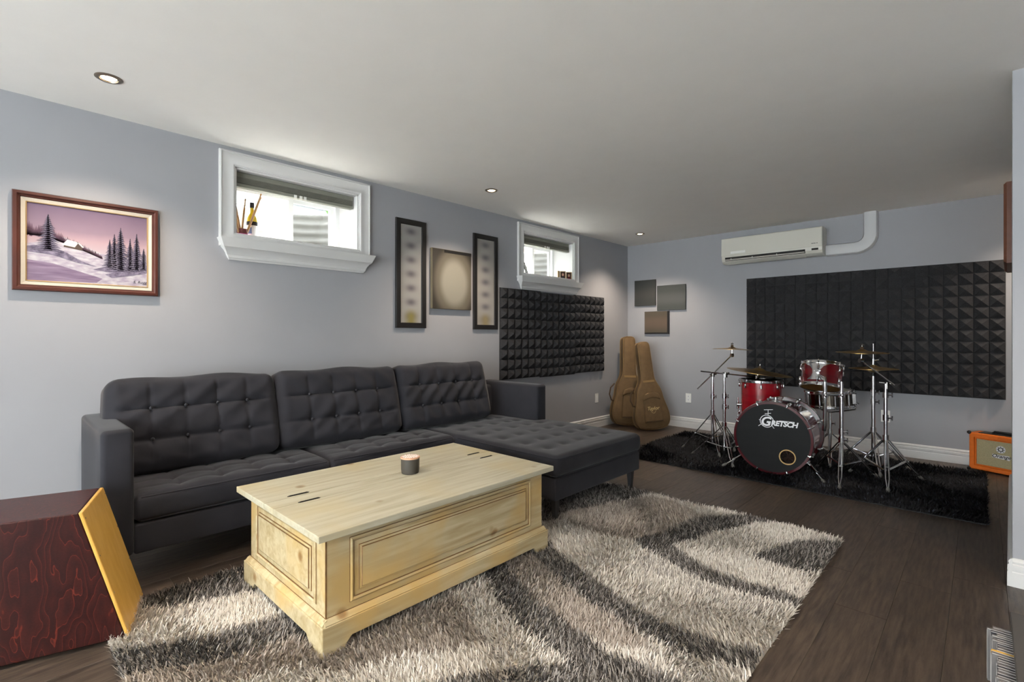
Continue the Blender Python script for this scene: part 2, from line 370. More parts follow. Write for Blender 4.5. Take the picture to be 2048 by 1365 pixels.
# ------------------------------------------------------------------ windows
CAS = [(0, 0), (0, .020), (.010, .024), (.014, .018), (.022, .016), (.040, .013), (.058, .014), (.072, .020), (.084, .019), (.090, .013), (.094, .013), (.094, 0)]
for k, (q0, q1) in enumerate(WIN):
    wn = MB()
    XF = LW-.285                                          # plane of the vinyl window
    zs0, zs1 = WZ0, WZ1
    # reveal lining
    wn.bx(XF-.04, LW+.002, q0-.001, q0+.012, zs0, zs1).bx(XF-.04, LW+.002, q1-.012, q1+.001, zs0, zs1).bx(XF-.04, LW+.002, q0, q1, zs1-.012, zs1+.001).bx(XF-.04, LW+.002, q0, q1, zs0-.001, zs0+.012)
    win = struct(wn.build(f'window_{k+1}', 'white_trim'))
    MB().rect(CAS, q0-.094, q1+.094, zs0-.05, zs1+.094, on_left()).build('casing', 'white_trim', win, smooth=30)
    # moulded sill with tapering ends (height, projection, widening)
    secs = [(1.660, .012, -.058), (1.672, .018, -.052), (1.674, .024, -.050), (1.688, .027, -.044), (1.690, .023, -.043), (1.705, .030, -.038), (1.725, .046, -.026), (1.735, .060, -.016), (1.738, .066, -.014), (1.741, .066, -.012), (1.795, .086, .010), (1.797, .086, .010)]
    rs = []
    for z, p, wd in secs: rs.append([(LW, q0-.11-wd+.0, z), (LW, q1+.11+wd, z), (LW+p, q1+.094+wd, z), (LW+p, q0-.094-wd, z)][::-1])
    rs = [[(LW, q0-.094-wd, z), (LW+p, q0-.094-wd, z), (LW+p, q1+.094+wd, z), (LW, q1+.094+wd, z)] for z, p, wd in secs]
    MB().rings(rs).build('sill', 'white_trim', win, smooth=20)
    # frame and sashes
    y0, y1 = q0+.012, q1-.012; ym = (y0+y1)/2+.03
    MB().rect([(0, 0), (0, .05), (.035, .05), (.04, .03), (.04, 0)], y0, y1, zs0+.012, zs1-.012, on_left(out=XF-LW-.05)).build('frame', 'vinyl_white', win)
    s1 = MB().rect([(0, 0), (0, .03), (.035, .03), (.04, .018), (.04, 0)], y0+.035, ym+.02, zs0+.045, zs1-.045, on_left(out=XF-LW-.02)).build('sash', 'vinyl_white', win)
    MB().bx(XF-.01, XF-.006, y0+.07, ym-.015, zs0+.08, zs1-.08).build('pane', 'pane_glass', s1)
    s2 = MB().rect([(0, 0), (0, .025), (.035, .025), (.04, .015), (.04, 0)], ym-.02, y1-.035, zs0+.045, zs1-.045, on_left(out=XF-LW-.05)).build('sash', 'vinyl_white', win)
    MB().bx(XF-.04, XF-.036, ym+.015, y1-.07, zs0+.08, zs1-.08).build('pane', 'pane_glass', s2)
    MB().bx(XF-.047, XF-.046, ym+.015, y1-.07, zs0+.08, zs1-.08).build('insect_screen', 'insect_screen', s2)
    # blind drawn up under the head
    bl = thing('window_blind', ['grey slatted blind drawn up in the window above the sofa', 'grey slatted blind drawn up in the window above the foam tiles'][k], 'blind', (LW-.07, (y0+y1)/2, zs1-.12), 'blinds drawn up in the windows')
    b0_, b1_ = y0+.012, y1-.012
    MB().bx(LW-.085, LW-.045, b0_, b1_, zs1-.047, zs1-.013).build('headrail', 'blind_grey', bl, bevel=.002)
    for i in range(7): MB().bx(LW-.09, LW-.04, b0_+.003, b1_-.003, zs1-.085+i*.0055, zs1-.0825+i*.0055).build('slat', 'blind_grey', bl)
    MB().bx(LW-.088, LW-.042, b0_, b1_, zs1-.112, zs1-.088).build('bottom_rail', 'blind_grey', bl, bevel=.003)
    for i in (-.04, 0, .03): MB().bx(LW-.041, LW-.036, (y0+y1)/2+i, (y0+y1)/2+i+.018, zs1-.118, zs1-.093).build('clip', 'white_plastic', bl)
    # corrugated window well
    yc = (q0+q1)/2
    rs = []
    nz = 84
    for i in range(nz+1):
        z = 1.35+.90*i/nz; rr = .62+.014*math.sin(z*2*PI/.075)
        rs.append([(LW-T-.02-rr*math.sin(PI*j/28), yc+rr*1.05*math.cos(PI*j/28), z) for j in range(29)])
    ob = MB().rings(rs, None, False, False, closed=False).build('window_well', 'galvanised', smooth=60)
    md = ob.modifiers.new('thick', 'SOLIDIFY'); md.thickness = .004
    tag(ob, ['corrugated steel window well outside the window above the sofa', 'corrugated steel window well outside the window above the foam tiles'][k], 'window well', 'window wells')
    struct(MB().bx(LW-T-.75, LW-T-.001, yc-.8, yc+.8, 1.28, 1.36).build('ground_gravel', 'soil'))
# ground beyond the wells, neighbour's wall, brick bed, bush
struct(MB().bx(-16, LW-T-.68, -12, 22, 1.7, 2.03).build('ground_lawn', 'soil'))
hs = thing('neighbour_house', 'pale grey sided house with white window trim seen through the window', 'house', (-9, 5.6, 2.03))
MB().bx(-9.4, -9.06, 2.5, 8.5, 2.03, 6.5).build('wall', 'siding', hs)
for i in range(26): MB().add([(-9.06, 2.5, 2.1+i*.16), (-9.06, 8.5, 2.1+i*.16), (-9.03, 8.5, 2.1+i*.16), (-9.03, 2.5, 2.1+i*.16), (-9.058, 2.5, 2.26+i*.16), (-9.058, 8.5, 2.26+i*.16)], [(0, 3, 2, 1), (3, 4, 5, 2)]).build('siding_board', 'siding', hs)
wf = MB().rect([(0, 0), (0, .05), (.1, .05), (.1, 0)], 5.3, 6.2, 3.0, 4.6, m_cols((0, 1, 0), (0, 0, 1), (1, 0, 0), (-9.03, 0, 0))).build('window_trim', 'white_trim', hs)
MB().bx(-9.03, -9.02, 5.4, 6.1, 3.1, 4.5).build('pane', 'photo_grey', hs)
bb = thing('raised_bed_wall', 'low speckled brown brick wall seen through the window above the foam tiles', 'wall', (-5.6, 6.6, 2.03))
MB().bx(-5.8, -5.6, 5.4, 8.4, 2.03, 2.95).build('wall', 'brick_bed', bb); MB().bx(-5.84, -5.56, 5.38, 8.42, 2.95, 3.0).build('coping', 'soil', bb)
bu = thing('garden_bush', 'leafy green bush seen through the window above the sofa', 'bush', (-6.6, 3.9, 2.03))
mb = MB()
for i in range(1500):
    d = Vector((random.gauss(0, 1), random.gauss(0, 1), random.gauss(0, 1))).normalized()*(.55+.25*random.random()); c = Vector((-6.6, 3.9, 2.95))+Vector((d.x*.9, d.y*.75, d.z*1.1))
    u = Vector((random.gauss(0, 1), random.gauss(0, 1), random.gauss(0, 1))).normalized(); v = u.orthogonal().normalized()
    mb.add([c-u*.05, c+v*.022, c+u*.05, c-v*.022], [(0, 1, 2, 3)])
tag(mb.build('foliage', 'leaf', bu), None, None, kind='stuff'); MB().tube([(-6.6, 3.9, 2.03), (-6.6, 3.9, 2.9)], .03).build('stem', 'bag_dark', bu)
# ------------------------------------------------------------------ recessed ceiling lights
def pot(x, y, label, group='recessed lights in the ceiling'):
    t = thing('recessed_light', label, 'ceiling light', (x, y, H), group)
    m4 = Matrix.Translation((x, y, H))
    MB().lathe([(.034, -.0005), (.036, -.006), (.050, -.005), (.055, -.002), (.055, .0)], 32, m4, False, False).build('trim_ring', 'satin_nickel', t, smooth=40)
    MB().lathe([(.036, -.003), (.030, .0)], 24, m4, False, False).build('reflector', 'chrome', t, smooth=40)
    MB().lathe([(.0005, -.0032), (.026, -.0030), (.031, -.001)], 24, m4, True, False).build('bulb', 'lamp_glow', t, smooth=60)
    ld = bpy.data.lights.new('spot', 'SPOT'); ld.energy = POT_W; ld.color = (1, .83, .66); ld.spot_size = math.radians(118); ld.spot_blend = .75; ld.shadow_soft_size = .03
    lo = bpy.data.objects.new('lamp', ld); C.objects.link(lo); lo.parent = t; lo.location = (0, 0, -.012)
pot(-3.035, .385, 'round recessed ceiling light with nickel trim above the snow landscape painting')
pot(-3.022, 2.923, 'round recessed ceiling light with nickel trim between the two windows')
pot(-3.007, 5.41, 'round recessed ceiling light with nickel trim above the guitar bags')
for x_, y_ in ((-1.36, .25), (.5, .6), (-1.36, -1.7), (-3.03, -1.9), (.8, -1.6)):  # unseen; first inferred from the chest lid's shadow, the others added as fill
    pot(x_, y_, 'unseen round recessed ceiling light with nickel trim over the open floor by the added patio door')
pot(.55, 5.62, 'added unseen round recessed ceiling light with nickel trim in the alcove behind the partition')  # out of view, added to brighten the back wall behind the drums
pot(.72, 2.25, 'added unseen round recessed ceiling light with nickel trim in front of the partition end')  # out of view, added to warm the partition end and nearby floor
# ================================================================== wall hangings
def hang_left(name, label, y0, y1, z0, z1): return thing(name, label, 'picture', (LW, (y0+y1)/2, z0))
# snow landscape
y0, y1, z0, z1 = .068, .678, 1.397, 1.905
p = hang_left('framed_painting', 'purple snow landscape painting with cabin and firs in a dark wood frame', y0, y1, z0, z1)
MB().rect([(0, 0), (0, .022), (.004, .030), (.016, .032), (.022, .024), (.028, .022), (.031, .012)], y0, y1, z0, z1, on_left()).build('frame', 'mahogany', p, smooth=30)
MB().rect([(.030, .010), (.031, .018), (.050, .013)], y0, y1, z0, z1, on_left()).build('liner', 'liner', p)
MB().rect([(.049, .013), (.050, .017), (.0535, .016), (.054, .010)], y0, y1, z0, z1, on_left()).build('gold_fillet', 'gold', p)
cy0, cy1, cz0, cz1 = y0+.052, y1-.052, z0+.052, z1-.052; CW, CH = cy1-cy0, cz1-cz0
ramp_mat('paint_sky', 'Z', [(0, (130, 120, 132)), (.4, (168, 158, 166)), (.6, (158, 134, 142)), (.72, (126, 106, 122)), (1, (98, 80, 102))], .6, .06, 5)
mat('paint_snow', (176, 173, 180), .7, col2=(142, 133, 150), vscale=8, stretch=(1, 3, 9)); mat('paint_tree', (36, 31, 48), .7, col2=(62, 56, 76), vscale=60); mat('paint_far', (82, 56, 74), .7, col2=(64, 42, 60), vscale=40); mat('paint_frost', (124, 118, 138), .7); mat('paint_cabin', (70, 58, 52), .7); mat('paint_white', (190, 188, 188), .7)
mat('paint_bank', (74, 68, 88), .7, col2=(126, 118, 138), vscale=50); mat('paint_water', (98, 80, 106), .6, col2=(134, 118, 140), vscale=6, stretch=(1, 1, 14))
cv = MB().bx(LW+.004, LW+.011, cy0, cy1, cz0, cz1).build('canvas', 'paint_sky', p)
lay = [0]
def pt(u, v): lay[0] += 0; return (cy0+CW*u, cz0+CH*v)
def paint(name, polys, material, level):
    mb = MB()
    for q in polys: mb.add([(LW+.0110+level*.00022, *pt(min(max(u, .0), 1.), min(max(v, 0), 1.))) for u, v in q], [tuple(range(len(q)))])
    return mb.build(name, material, cv)
paint('painted_snow', [[(0, .0), (1, 0), (1, .36), (.8, .40), (.6, .42), (.45, .50), (.28, .60), (.12, .52), (0, .47)][::-1]], 'paint_snow', 1)
paint('painted_water', [[(0, .0), (.55, .02), (.60, .08), (.40, .16), (.2, .24), (0, .27)]], 'paint_water', 2)
far = []
for i in range(60):
    u = .0+.60*i/60; base = .60-.22*(max(0, u-.15)/.45)**1.2 if u > .15 else .60+.02*random.random(); hgt = .13*(1-.85*u/.6)*(0.6+.6*random.random())
    far.append([(u-.010, base-.03), (u+.012, base-.035), (u+.002, base+hgt)])
paint('painted_forest', far, 'paint_far', 3)
paint('painted_cabin', [[(.28, .47), (.43, .44), (.43, .48), (.39, .53), (.285, .50)]], 'paint_cabin', 4)
paint('painted_roof', [[(.27, .495), (.37, .475), (.40, .545), (.31, .57)], [(.40, .545), (.385, .55), (.43, .48), (.445, .485)]], 'paint_white', 5)
paint('painted_fence', [[(u, .425), (u+.004, .425), (u+.004, .45), (u, .45)] for u in (.46, .48, .50, .52, .535)], 'paint_cabin', 4)
paint('painted_bank', [[(0, .44), (.06, .46), (.2, .45), (.3, .40), (.42, .30), (.55, .24), (.40, .27), (.2, .35), (0, .37)], [(.52, .20), (.62, .25), (.8, .27), (1, .30), (1, .20), (.85, .15), (.68, .10), (.62, .14), (.68, .17)]], 'paint_bank', 6)
def fir(u, v0, v1, wd):
    out, frost = [], []
    n = int(9+20*(v1-v0))
    for i in range(n):
        t = i/n; v = v0+(v1-v0)*t; ww = wd*1.25*(1-t)**.75*(.75+.5*random.random()); dv = (v1-v0)/n*1.7
        out.append([(u-ww, v-dv*.25), (u-ww*.4, v-dv*.05), (u, v-dv*.1), (u+ww*.4, v-dv*.05), (u+ww, v-dv*.25), (u+.004, v+dv)])
        for s in (-1, 1):
            q = random.random(); frost.append([(u+s*ww*.25, v+dv*.22), (u+s*ww*.8, v-dv*.05), (u+s*ww*.75, v+dv*.06), (u+s*ww*.3, v+dv*.36)])
    out.append([(u-.004, v1-.03), (u+.004, v1-.03), (u, v1+.02)])
    return out, frost
for a in ((.16, .40, .86, .085), (.66, .24, .62, .05), (.70, .22, .70, .055), (.755, .20, .80, .075), (.84, .22, .66, .05), (.90, .22, .74, .06), (.965, .24, .54, .045)):
    o_, f_ = fir(*a); paint('painted_fir', o_, 'paint_tree', 7); paint('painted_frost', f_, 'paint_frost', 8)
text_obj('signature', 'S. Rogg', .022, on_left(cy0+CW*.93, cz0+CH*.045, .0130), 'paint_tree', cv, .3, .0001, 0, 'CENTER')
# two tall black-framed pictures and a square canvas between them
ramp_mat('print_tall', 'Z', [(0, (150, 146, 136)), (.10, (128, 120, 88)), (.17, (146, 141, 128)), (.28, (126, 122, 124)), (.38, (148, 147, 145)), (.48, (118, 114, 116)), (.6, (148, 147, 145)), (.7, (124, 120, 120)), (.82, (144, 143, 141)), (1, (156, 156, 156))], .6, .03, 4)
ramp_mat('print_tall_2', 'Z', [(0, (140, 134, 122)), (.12, (138, 130, 108)), (.2, (146, 144, 138)), (.4, (126, 123, 126)), (.5, (144, 143, 141)), (.6, (118, 115, 120)), (.75, (146, 145, 144)), (1, (152, 152, 152))], .6, .03, 4)
def soft_print(name, edge, mid, sx, sz, base2=None):
    m = bpy.data.materials.new(name); m.use_nodes = True; nt = m.node_tree; N = nt.nodes; L = nt.links; b = N['Principled BSDF']
    tc = N.new('ShaderNodeTexCoord'); mp = N.new('ShaderNodeMapping'); L.new(tc.outputs['Generated'], mp.inputs[0]); mp.inputs['Location'].default_value = (0, -.55*sx, -.45*sz); mp.inputs['Scale'].default_value = (0, sx, sz)
    g = N.new('ShaderNodeTexGradient'); g.gradient_type = 'SPHERICAL'; L.new(mp.outputs[0], g.inputs[0]); cr = N.new('ShaderNodeValToRGB'); L.new(g.outputs['Fac'], cr.inputs[0])
    cr.color_ramp.interpolation = 'EASE'; e = cr.color_ramp.elements; e[0].position = .12; e[0].color = (*lin(edge), 1); e[1].position = .62; e[1].color = (*lin(mid), 1)
    q = e.new(.36); q.color = (*lin(base2 or tuple((a+b_)//2 for a, b_ in zip(edge, mid))), 1)
    L.new(cr.outputs[0], b.inputs['Base Color']); b.inputs['Roughness'].default_value = .55; MATS[name] = m
def blot_print(name, n, dark, pale, low):
    m = bpy.data.materials.new(name); m.use_nodes = True; nt = m.node_tree; N = nt.nodes; L = nt.links; b = N['Principled BSDF']
    def math_(op, a, b_=None):
        q = N.new('ShaderNodeMath'); q.operation = op
        for i, v in enumerate((a, b_)):
            if v is None: continue
            if isinstance(v, (int, float)): q.inputs[i].default_value = v
            else: L.new(v, q.inputs[i])
        return q.outputs[0]
    tc = N.new('ShaderNodeTexCoord'); sp = N.new('ShaderNodeSeparateXYZ'); L.new(tc.outputs['Generated'], sp.inputs[0])
    x = math_('MULTIPLY', math_('SUBTRACT', sp.outputs['Y'], .5), 4.2); gx = math_('POWER', 2.718, math_('MULTIPLY', math_('MULTIPLY', x, x), -1.))
    sv = math_('SINE', math_('MULTIPLY', sp.outputs['Z'], n*PI)); gv = math_('POWER', math_('MULTIPLY', sv, sv), 1.4)
    f = math_('MULTIPLY', gx, gv); cr = N.new('ShaderNodeValToRGB'); L.new(f, cr.inputs[0]); e = cr.color_ramp.elements; e[0].color = (*lin(pale), 1); e[1].color = (*lin(dark), 1)
    lo = N.new('ShaderNodeMapRange'); L.new(sp.outputs['Z'], lo.inputs['Value']); lo.inputs['From Min'].default_value = .16; lo.inputs['From Max'].default_value = .08
    mx = N.new('ShaderNodeMix'); mx.data_type = 'RGBA'; L.new(math_('MULTIPLY', gx, lo.outputs[0]), mx.inputs['Factor']); L.new(cr.outputs[0], mx.inputs['A']); mx.inputs['B'].default_value = (*lin(low), 1)
    L.new(mx.outputs['Result'], b.inputs['Base Color']); b.inputs['Roughness'].default_value = .6; MATS[name] = m
blot_print('print_tall', 7, (96, 90, 96), (150, 148, 144), (128, 118, 66)); blot_print('print_tall_2', 7, (100, 96, 102), (150, 147, 142), (136, 124, 92))
def tall(y0, y1, z0, z1, label, mt):
    p = hang_left('framed_print', label, y0, y1, z0, z1); p['group'] = 'tall black framed prints'
    MB().rect([(0, 0), (0, .018), (.002, .020), (.043, .020), (.045, .014), (.045, .004)], y0, y1, z0, z1, on_left()).build('frame', 'black_frame', p)
    MB().bx(LW+.003, LW+.008, y0+.04, y1-.04, z0+.04, z1-.04).build('print', mt, p)
tall(2.323, 2.630, 1.231, 2.157, 'tall narrow print in a wide black frame, next to the window above the sofa', 'print_tall')
tall(3.191, 3.516, 1.226, 2.156, 'tall narrow print in a wide black frame, next to the foam tiles', 'print_tall_2')
ramp_mat('print_sq', 'Z', [(0, (70, 62, 50)), (.12, (110, 104, 90)), (.5, (150, 144, 128)), (.72, (120, 110, 86)), (.85, (150, 132, 92)), (1, (120, 106, 76))], .6, .05, 3)
soft_print('print_square', (52, 48, 42), (134, 131, 120), 1.5, 1.3, (96, 90, 78))
p = hang_left('canvas_print', 'square olive and cream canvas print between two tall black frames', 2.686, 3.147, 1.407, 1.948)
MB().bx(LW, LW+.030, 2.686, 3.147, 1.407, 1.948).build('stretched_canvas', 'canvas_edge', p, bevel=.002)
MB().bx(LW+.0302, LW+.0312, 2.688, 3.145, 1.409, 1.946).build('print', 'print_square', p)
MB().bx(LW+.0312, LW+.0318, 2.82, 3.146, 1.918, 1.944).build('dark_band', 'black_frame', p)
# three small dark prints on the back wall
soft_print('print_dark', (52, 54, 52), (92, 84, 78), 1.4, 1.4); soft_print('print_dark_2', (62, 66, 64), (98, 98, 98), 1.3, 1.5); soft_print('print_tan', (78, 70, 58), (116, 90, 76), 1.3, 1.3)
for (a, b, c, d, mt, lb, out) in ((-3.443, -3.133, 1.567, 1.912, 'print_dark', 'small dark grey panel print touching the room corner side of a wider one', 0), (-3.112, -2.722, 1.497, 1.822, 'print_dark_2', 'small wide grey panel print, closest of three to the air conditioner', .0), (-3.293, -2.944, 1.187, 1.487, 'print_tan', 'small brown panel print with dark edge, hanging above the guitar bags', 0)):
    p = thing('panel_print', lb, 'picture', ((a+b)/2, BW, c), 'small prints on the back wall')
    MB().bx(a, b, BW-.020, BW, c, d).build('panel', 'black_frame', p, bevel=.002)
    MB().bx(a+.002, b-(.025 if mt == 'print_tan' else .002), BW-.0212, BW-.0202, c+(.02 if mt == 'print_tan' else .002), d-.002).build('print', mt, p)
# picture on the partition
p = thing('framed_picture', 'reddish brown wood framed picture seen edge on along the partition wall', 'picture', (.13, 4.6, 1.62))
ya, yb = 4.30, 4.98
ang = math.atan2(PX1-PX0, PY1-PY0); dy = Vector((math.sin(ang), math.cos(ang), 0)); q = Vector((PX0, PY0, 0))+dy*(ya-PY0)
m4 = m_cols(-dy, (0, 0, 1), (-math.cos(ang), math.sin(ang), 0), q+dy*(yb-ya)+Vector((0, 0, 1.612)))
MB().rect([(0, 0), (0, .022), (.012, .036), (.03, .03), (.045, .02), (.05, .012)], 0, yb-ya, 0, .50, m4).build('frame', 'frame_brown', p, smooth=30)
MB().bx(.03, yb-ya-.03, .03, .47, .004, .013, m4).build('print', 'photo_grey', p)
# ------------------------------------------------------------------ acoustic foam: 12-inch tiles of 3 x 3 pyramids
def foam_mesh():
    s = .3048/3; mb = MB(); g = .0034
    for i in range(3):
        for j in range(3):
            a, b, c, d = i*s+g, (i+1)*s-g, j*s+g, (j+1)*s-g
            mb.add([(a, c, 0), (b, c, 0), (b, d, 0), (a, d, 0), (a, c, .022), (b, c, .022), (b, d, .022), (a, d, .022), ((a+b)/2, (c+d)/2, .056)],
                   [(3, 2, 1, 0), (0, 1, 5, 4), (1, 2, 6, 5), (2, 3, 7, 6), (3, 0, 4, 7), (4, 5, 8), (5, 6, 8), (6, 7, 8), (7, 4, 8)])
    mb.bx(0, .3048, 0, .3048, .0, .006)
    return mb
fo = foam_mesh().build('acoustic_foam_tile', 'foam'); fm = fo.data; first = True
def foam(m4, label, group, sx=1.0):
    global first
    if first: o = fo; first = False
    else: o = bpy.data.objects.new('acoustic_foam_tile', fm); C.objects.link(o)
    o.matrix_world = m4 @ Matrix.Diagonal((sx, sx, 1, 1)); tag(o, label, 'foam tile', group)
FS = .3050
ORD = ['first', 'second', 'third', 'fourth', 'fifth', 'sixth', 'seventh']
for i in range(6):
    for j in range(3): foam(on_left(3.553+i*.3155+random.uniform(-.002, .002), .712+j*.3150-(.010 if i in (2, 3) else 0)), f'charcoal pyramid foam tile under the window, {["bottom", "middle", "top"][j]} row, {ORD[5-i]} from the guitar bag corner', 'foam tiles under the window', 1.033)
for i in range(7):
    for j in range(4): foam(on_back(-1.990+i*.3052, .606+j*.3052), f'charcoal pyramid foam tile behind the drums, {["bottom", "third", "second", "top"][j]} row, {ORD[6-i]} from the partition', 'foam tiles behind the drums', 1.0015)
# ------------------------------------------------------------------ air conditioner and line cover
ac = thing('air_conditioner', 'white wall mounted split air conditioner above the foam tiles', 'air conditioner', (-1.7, BW, 2.0))
prof = [(BW-.0, 2.005), (BW-.145, 2.000), (BW-.185, 2.022), (BW-.200, 2.050), (BW-.205, 2.10), (BW-.198, 2.285), (BW-.190, 2.292), (BW, 2.292)]
MB().rings([[(x, y, z) for y, z in prof] for x in (-2.205, -1.19)]).build('body', 'ac_white', ac, bevel=.004)
pf = [(BW-.2055, 2.085), (BW-.2105, 2.088), (BW-.2060, 2.284), (BW-.199, 2.288)]
MB().rings([[(x, y, z) for y, z in pf] for x in (-2.205, -1.195)]).build('front_panel', 'ac_white', ac, bevel=.002)
MB().rings([[(x, y, z) for y, z in ((BW-.150, 1.9985), (BW-.186, 2.0205), (BW-.2015, 2.048), (BW-.2035, 2.070), (BW-.18, 2.060), (BW-.15, 2.02))] for x in (-2.165, -1.345)]).build('outlet_slot', 'slot_dark', ac)
va = MB().rings([[(x, y, z) for y, z in ((BW-.152, 1.994), (BW-.207, 2.022), (BW-.209, 2.027), (BW-.152, 2.000))] for x in (-2.17, -1.34)]).build('louver', 'ac_white', ac)
MB().rings([[(x, y, z) for y, z in ((BW-.185, 2.030), (BW-.209, 2.042), (BW-.210, 2.046), (BW-.185, 2.035))] for x in (-2.16, -1.35)]).build('louver', 'ac_white', ac)
for x in (-2.10, -1.87, -1.62): MB().bx(x, x+.006, BW-.208, BW-.19, 2.034, 2.054).build('louver_pin', 'white_plastic', ac)
MB().bx(-2.10, -1.94, BW-.2120, BW-.2085, 2.106, 2.132).build('label_plate', 'white_plastic', ac)
MB().bx(-1.285, -1.225, BW-.2095, BW-.203, 2.052, 2.072).build('display', 'slot_dark', ac)
mk = MB()
for a_, w_ in ((-1.285, .012), (-1.270, .008), (-1.259, .010), (-1.240, .009)): mk.bx(a_, a_+w_, BW-.2112, BW-.2100, 2.118, 2.126)
mk.build('maker_mark', 'photo_grey', ac)
dc = thing('line_cover', 'white plastic line cover running from the air conditioner up to the ceiling', 'duct', (-.95, BW, 2.0))
def duct_ring(c, u, n, hw=.060, dp=.066):     # D-shaped section
    return [c+u*a+n*b for a, b in ((-hw, 0), (-hw, dp*.55), (-hw*.8, dp*.88), (-hw*.4, dp), (hw*.4, dp), (hw*.8, dp*.88), (hw, dp*.55), (hw, 0))]
n_ = Vector((0, -1, 0)); zc, xc = 2.056, -.808
MB().rings([duct_ring(Vector((x, BW, zc)), Vector((0, 0, 1)), n_) for x in (-1.188, -.93)]).build('straight_cover', 'duct_white', dc, smooth=30)
el = []
for k in range(9):
    t = PI/2*k/8; ctr = Vector((-.93, BW, zc+.122)); el.append(duct_ring(ctr+Vector((.122*math.sin(t), 0, -.122*math.cos(t))), Vector((-math.sin(t), 0, math.cos(t))), n_, .062, .069))
MB().rings(el).build('elbow', 'duct_white', dc, smooth=30)
MB().rings([duct_ring(Vector((xc, BW, z)), Vector((-1, 0, 0)), n_) for z in (zc+.122, H)]).build('straight_cover', 'duct_white', dc, smooth=30)
for a in ((-.9, 2.02), (-.76, 2.14)): MB().lathe([(.004, 0), (.004, .002)], 10, m_cols((1, 0, 0), (0, 0, 1), (0, -1, 0), (a[0], BW-.055, a[1]))).build('screw', 'steel_dark', dc)
# ------------------------------------------------------------------ outlets
def outlet(m4, label, deco=False):
    t = thing('wall_outlet', label, 'outlet', m4.translation, 'white wall outlets')
    MB().bx(-.036, .036, -.058, .058, 0, .005, m4).build('cover_plate', 'white_plastic', t, bevel=.002)
    if deco: MB().bx(-.017, .017, -.034, .034, .005, .007, m4).build('insert', 'vinyl_white', t)
    else:
        for s in (-1, 1):
            r = MB().bx(-.016, .016, s*.021-.014, s*.021+.014, .005, .0068, m4).build('receptacle', 'vinyl_white', t)
            MB().bx(-.008, -.005, s*.021-.004, s*.021+.008, .0068, .0072, m4).bx(.005, .008, s*.021-.004, s*.021+.008, .0068, .0072, m4).bx(-.002, .002, s*.021-.010, s*.021-.006, .0068, .0072, m4).build('slot', 'slot_dark', r)
outlet(on_back(-2.692, .377), 'white duplex outlet between the guitar bags and the drums')
outlet(on_back(-.692, .372), 'white duplex outlet behind the boom stand under the foam tiles')
outlet(on_left(5.302, .372), 'white rocker plate low on the wall under the foam tiles near the guitar bags', True)
# ================================================================== rugs
def inpoly(px, py, poly):
    ins = np.zeros(px.shape, bool); n = len(poly)
    for i in range(n):
        x1, y1 = poly[i]; x2, y2 = poly[(i+1) % n]
        c = ((y1 > py) != (y2 > py)) & (px < (x2-x1)*(py-y1)/(y2-y1+1e-12)+x1); ins ^= c
    return ins
def to_floor(pl, z=.03): return [(at_z(px, py, z).x, at_z(px, py, z).y) for px, py in pl]
DARK = [to_floor(q) for q in (
  [(290,1186),(370,1160),(440,1140),(520,1120),(700,1080),(700,1140),(480,1188),(420,1200),(350,1208),(285,1212)],
  [(205,1296),(290,1287),(340,1280),(420,1267),(500,1248),(545,1236),(640,1215),(720,1200),(720,1245),(590,1275),(540,1285),(480,1304),(400,1322),(300,1338),(225,1356)],
  [(940,1110),(976,1161),(1000,1203),(1037,1246),(1100,1298),(1142,1327),(1035,1329),(966,1343),(905,1357),(880,1366),(700,1420),(1480,1420),(1354,1365),(1317,1344),(1268,1325),(1212,1303),(1181,1278),(1146,1256),(1098,1220),(1068,1198),(1029,1151),(1000,1100)],
  [(1040,1080),(1084,1122),(1122,1163),(1171,1203),(1220,1229),(1264,1261),(1300,1271),(1339,1290),(1381,1303),(1430,1317),(1493,1332),(1560,1345),(1580,1310),(1498,1295),(1439,1283),(1381,1259),(1330,1242),(1276,1217),(1232,1190),(1186,1154),(1146,1122),(1117,1102),(1080,1060)],
  [(1263,1076),(1304,1105),(1367,1143),(1431,1172),(1494,1188),(1571,1207),(1620,1216),(1620,1196),(1596,1194),(1510,1169),(1447,1150),(1383,1118),(1339,1089),(1383,1076),(1447,1057),(1510,1045),(1560,1046),(1536,1036),(1494,1030),(1431,1029),(1383,1038),(1320,1064)],
  [(1040,1030),(1080,1000),(1200,966),(1262,968),(1310,985),(1240,1001),(1177,1015),(1120,1027),(1080,1040)],
  [(1501,1108),(1558,1089),(1606,1080),(1690,1082),(1650,1135),(1615,1144),(1558,1130),(1520,1118)])]
MID = [to_floor(q) for q in (
  [(225,1356),(300,1338),(400,1322),(480,1304),(540,1285),(590,1275),(720,1245),(900,1190),(923,1195),(949,1244),(976,1276),(940,1290),(868,1303),(780,1318),(700,1338),(603,1330),(566,1330),(480,1354),(420,1375),(230,1400)],
  [(1000,1100),(1029,1151),(1068,1198),(1098,1220),(1146,1256),(1181,1278),(1240,1300),(1300,1290),(1264,1261),(1220,1229),(1171,1203),(1122,1163),(1084,1122),(1040,1080)],
  [(1080,1040),(1120,1027),(1177,1015),(1240,1001),(1304,992),(1352,1002),(1400,1026),(1431,1029),(1383,1038),(1320,1064),(1263,1076),(1193,1064),(1120,1036)])]
LITE2 = [to_floor(q) for q in ([(1300,1110),(1360,1145),(1420,1172),(1500,1195),(1580,1215),(1560,1240),(1460,1215),(1380,1185),(1310,1150),(1250,1110)], [(1300,1290),(1430,1317),(1560,1345),(1540,1400),(1400,1390),(1300,1330)])]
